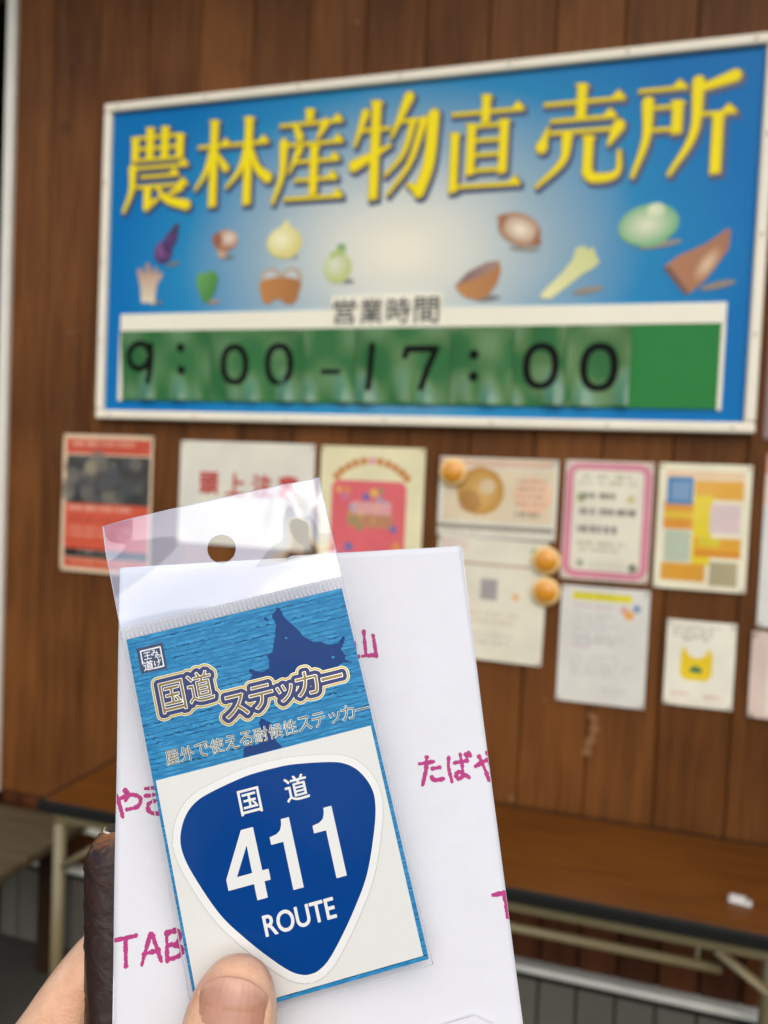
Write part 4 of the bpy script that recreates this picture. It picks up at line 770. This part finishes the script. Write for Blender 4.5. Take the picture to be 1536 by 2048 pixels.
# clear film: hanging header with punched hole, front pouch, crimped seal, welded edges
M_film = film_mat("clear_film", gain=5.5); M_film2 = film_mat("clear_film_front", gain=0.15); M_crimp = film_mat("crimped_film", haze=.42, gain=.8); M_edge = film_mat("film_edge", haze=.45, gain=2.0)
def head_z(x, y):
    u = x / 62; k = max(0.0, 1 - y / 31); 
    fold = 37 + .018 * (y - 22) ** 2 - .5 * (y - 8)                       # soft fold: right of it the film leans forward
    q = max(0.0, x - fold); q = q - 3 * (1 - math.exp(-q / 3))
    return k * (.9 * math.sin(u * 3.6 + .3) + .35 * math.sin(y * .21 + u * 3)) + .0125 * min(q, 16) * (17 - y) * min(1, max(0, (30 - y) / 8)) + k * .16 * math.sin(x * .9 + y * .35) * math.exp(-((x - 50) / 9) ** 2) - 2.6 * math.exp(-((x - 62) ** 2 + (y - 2) ** 2) / 70.0) + 1.1 * math.exp(-((x - 55) ** 2 + (y - 10) ** 2) / 16.0) - 1.6 * math.exp(-((x + 1) ** 2 + (y - 0) ** 2) / 30.0) + .5 * math.exp(-((x - 52 - y * .25) ** 2) / 6.0) * k
xs, ys, X, Y = grid2(-1.4, -.4, 63.2, 30.2, .42)
Fh = np.maximum(np.maximum(np.abs(X - 30.9) - 31.6, np.abs(Y - 14.9) - 14.9), 4.05 - np.hypot(X - 31.0, Y - 14.4)); V2, Q = field_faces(Fh, xs, ys, merge=False)
hd = flat("header_film", V2, Q, .0, M_film, pk, zf=head_z); hd.data.polygons.foreach_set("use_smooth", [True] * len(hd.data.polygons))
def pouch_z(x, y): return .75 + .22 * math.sin(x * .16 + 1) * math.sin(y * .07) + .25 * math.exp(-((x - 4 - .02 * (y - 60)) ** 2) / 5) - .55 * max(0, abs(x - 31) - 29.5) / 2.5
xs, ys, X, Y = grid2(-1.2, 33.0, 63.0, 136.0, 1.2); V2, Q = field_faces(np.maximum(np.abs(X - 30.9) - 31.9, np.abs(Y - 84.5) - 51.3), xs, ys, merge=False)
pf_ = flat("pouch_film", V2, Q, .0, M_film2, pk, zf=pouch_z); pf_.data.polygons.foreach_set("use_smooth", [True] * len(pf_.data.polygons))
V = []; F = []; nr = 52
for i in range(nr * 4 + 1):
    x = -1.0 + 63.8 * i / (nr * 4); zz = .42 * (math.sin(2 * math.pi * i / 4 + .4)); V += [(x * mm, -29.9 * mm, (.1 + .15 * zz) * mm), (x * mm, -30.6 * mm, (.25 + zz) * mm), (x * mm, -32.4 * mm, (.25 + zz) * mm), (x * mm, -33.0 * mm, .1 * mm)]
    if i:
        for k in range(3): F.append((4 * i - 4 + k, 4 * i - 3 + k, 4 * i + 1 + k, 4 * i + k))
mesh("crimped_seal", V, F, M_crimp, pk)
def edge_line(name, pts, r=.00013): tube(name, [(x * mm, -y * mm, z * mm) for x, y, z in pts], r, M_edge, pk, 6)
edge_line("welded_edge", [(-.75, y, head_z(-.7, y) if y < 30 else .2) for y in np.linspace(.1, 135.8, 60)]); edge_line("welded_edge", [(62.6, y, head_z(62.5, y) if y < 30 else .2) for y in np.linspace(.1, 135.8, 60)])
edge_line("header_edge", [(x, .05, head_z(x, 0)) for x in np.linspace(-.7, 62.5, 40)], .0001); edge_line("pouch_fold", [(x, 135.8, .2) for x in np.linspace(-.7, 62.5, 6)])
edge_line("hole_edge", [(31 + 4.05 * math.cos(a_), 14.4 + 4.05 * math.sin(a_), head_z(31 + 4.05 * math.cos(a_), 14.4 + 4.05 * math.sin(a_))) for a_ in np.linspace(0, 2 * math.pi, 40)], .00007)

# ------------------------------------------------------------------ the hand
hand = thing("person_hand", "hand holding the sticker packet, bag and wallet between thumb and fingers", "hand", mat=PK)
def catmull(pts, n=10):
    P_ = [np.array(p, float) for p in pts]; return [np.array(q) for q in smooth_path(P_, n)]
chains = [
    [(12.9, 126.8, 8.7, 9.6), (10.9, 131.0, 9.4, 11.4), (7.0, 140, 10.2, 12.2), (1.0, 154, 9.8, 11.2), (-6, 168, 8, 11.2), (-17, 184, 2, 12.8), (-30, 206, -12, 16), (-40, 232, -26, 19), (-44, 262, -36, 21)],
    [(16, 111.5, -31, 6.6), (4, 109.5, -31, 7.6), (-14, 112.5, -29, 8.4), (-29.5, 120.6, -25.5, 9.5), (-44, 133.5, -22, 10.4), (-60, 153, -20, 12.2), (-66, 190, -26, 15), (-60, 226, -34, 17), (-52, 262, -38, 19)],
    [(30, 131, -31, 6.8), (16, 129, -31, 7.8), (-2, 130, -31, 8.6), (-22, 138, -32, 9.6), (-44, 158, -36, 10.8), (-60, 176, -38, 12.4), (-62, 214, -42, 16), (-52, 262, -42, 19)],
    [(32, 152, -31, 6.6), (18, 149, -31, 7.4), (0, 150, -33, 8.2), (-18, 158, -38, 9.2), (-40, 178, -48, 10.4), (-54, 196, -50, 12), (-56, 226, -48, 15), (-48, 262, -42, 18)],
    [(26, 172, -30, 5.8), (14, 169, -32, 6.6), (0, 170, -36, 7.2), (-14, 178, -44, 8), (-34, 198, -56, 9.4), (-46, 214, -58, 11), (-50, 236, -52, 14), (-44, 262, -42, 17)],
    [(-48, 250, -38, 20), (-48, 280, -40, 23), (-52, 330, -46, 25), (-60, 400, -58, 29)],
    [(-44, 205, -22, 14), (-58, 205, -38, 14), (-50, 228, -40, 17)],
]
ico = bmesh.new(); bmesh.ops.create_icosphere(ico, subdivisions=3, radius=1.0); iv = np.array([v.co[:] for v in ico.verts]); itf = np.array([[v.index for v in f.verts] for f in ico.faces]); ico.free()
V = []; F = []; nb = 0
for ci, ch in enumerate(chains):
    pts = catmull(ch, 14)
    for p in pts:
        fl = .86 if ci == 0 else 1.0
        V.append(iv * p[3] * np.array([1, 1, fl]) + np.array([p[0], p[1], p[2]])); F.append(itf + nb); nb += len(iv)
_a = np.array([-.40, 1.0, .09]); _a /= np.linalg.norm(_a); _s = np.array([1.0, .40, 0]); _s /= np.linalg.norm(_s); _n = np.cross(_s, _a); _n *= np.sign(_n[2])
for sd in (-1, 1):
    for sv in np.linspace(-1.5, 12, 24):
        th_ = math.radians(58 * sd - 3); rr = 10.3 + .13 * max(0, sv) - .06 * max(0, -sv) ** 2; p = np.array([12.9, 127.0, 8.9]) + _a * sv + _s * rr * math.sin(th_) * .98 + _n * rr * .86 * math.cos(th_)
        V.append(iv * (1.25 + .05 * max(0, sv)) + p); F.append(itf + nb); nb += len(iv)
V = np.concatenate(V); F = np.concatenate(F)
me = bpy.data.meshes.new("hand_raw"); me.from_pydata([(x * mm, -y * mm, z * mm) for x, y, z in V], [], F.tolist()); ho = bpy.data.objects.new("hand_raw", me); COL.objects.link(ho)
r_ = ho.modifiers.new("r", 'REMESH'); r_.mode = 'VOXEL'; r_.voxel_size = .0008; s_ = ho.modifiers.new("s", 'SMOOTH'); s_.factor = .6; s_.iterations = 9
bpy.context.view_layer.update(); dg = bpy.context.evaluated_depsgraph_get(); me2 = bpy.data.meshes.new_from_object(ho.evaluated_get(dg)); bpy.data.objects.remove(ho)
m, N, L, P = new_mat("skin"); tc = N.new("ShaderNodeTexCoord")
nt = N.new("ShaderNodeTexNoise"); nt.inputs["Scale"].default_value = 130; nt.inputs["Detail"].default_value = 5; L.new(tc.outputs["Object"], nt.inputs["Vector"])
cr = N.new("ShaderNodeValToRGB"); cr.color_ramp.elements[0].position = .3; cr.color_ramp.elements[0].color = rgb(214, 156, 120); cr.color_ramp.elements[1].position = .72; cr.color_ramp.elements[1].color = rgb(238, 192, 154); L.new(nt.outputs["Fac"], cr.inputs[0]); L.new(cr.outputs[0], P.inputs["Base Color"])
P.inputs["Roughness"].default_value = .42; P.inputs["Subsurface Weight"].default_value = .25; P.inputs["Subsurface Radius"].default_value = (1, .35, .2); P.inputs["Subsurface Scale"].default_value = .003
mp = N.new("ShaderNodeMapping"); mp.inputs["Scale"].default_value = (900, 1500, 900); L.new(tc.outputs["Object"], mp.inputs[0]); n2 = N.new("ShaderNodeTexNoise"); n2.inputs["Scale"].default_value = 1; n2.inputs["Detail"].default_value = 5; L.new(mp.outputs[0], n2.inputs["Vector"])
bp = N.new("ShaderNodeBump"); bp.inputs["Strength"].default_value = .6; bp.inputs["Distance"].default_value = .0004; L.new(n2.outputs["Fac"], bp.inputs["Height"]); L.new(bp.outputs[0], P.inputs["Normal"])
me2.materials.clear(); me2.materials.append(m); me2.polygons.foreach_set("use_smooth", [True] * len(me2.polygons)); me2.name = "skin_body"
hb = bpy.data.objects.new("skin_body", me2); COL.objects.link(hb); hb.parent = hand
# thumb nail: curved plate following the thumb
M_nail = vcm("nail_plate", .24, coat=.35, grain=.05, gscale=500)
ax0 = np.array([12.9, 127.0, 8.9]); axd = np.array([-.40, 1.0, .09]); axd /= np.linalg.norm(axd); side = np.array([1.0, .40, 0]); side /= np.linalg.norm(side); nrm_ = np.cross(side, axd); nrm_ *= np.sign(nrm_[2])
V = []; C = []; nu, nv = 49, 52
for j in range(nv):
    for i in range(nu):
        u = -1 + 2 * i / (nu - 1); v = j / (nv - 1); th_ = math.radians(54 * u - 3); s0 = -6.6 + 3.9 * abs(u) ** 2.4; s1 = 11.0 - 2.0 * abs(u) ** 3; sv = s0 + (s1 - s0) * v
        rr = 10.75 + .15 * max(0, sv) if sv >= 0 else math.sqrt(max(1, 10.75 ** 2 - (1.02 * sv) ** 2)); rr += .42 - .75 * v ** 3 - .55 * abs(u) ** 6 + .03 * math.sin(u * 40)
        p = ax0 + axd * sv + side * rr * math.sin(th_) * .98 + nrm_ * rr * .86 * math.cos(th_); V.append((p[0] * mm, -p[1] * mm, p[2] * mm))
        t_ = min(1, max(0, (v - .05) / .10)); c_ = lin((206, 154, 124)) * (1 - t_) + lin((190, 136, 110)) * t_
        lu = min(1, max(0, (v - .74 + .22 * u * u) / .12)); C.append(c_ * (1 - .6 * lu) + lin((216, 168, 144)) * .6 * lu)
F = [(j * nu + i, j * nu + i + 1, (j + 1) * nu + i + 1, (j + 1) * nu + i) for j in range(nv - 1) for i in range(nu - 1)]
o = mesh("thumb_nail", V, F, M_nail, hand, smooth=True, cols=C); sm = o.modifiers.new("t", 'SOLIDIFY'); sm.thickness = .0003; sm.offset = 0
bpy.data.objects.remove(_fo)
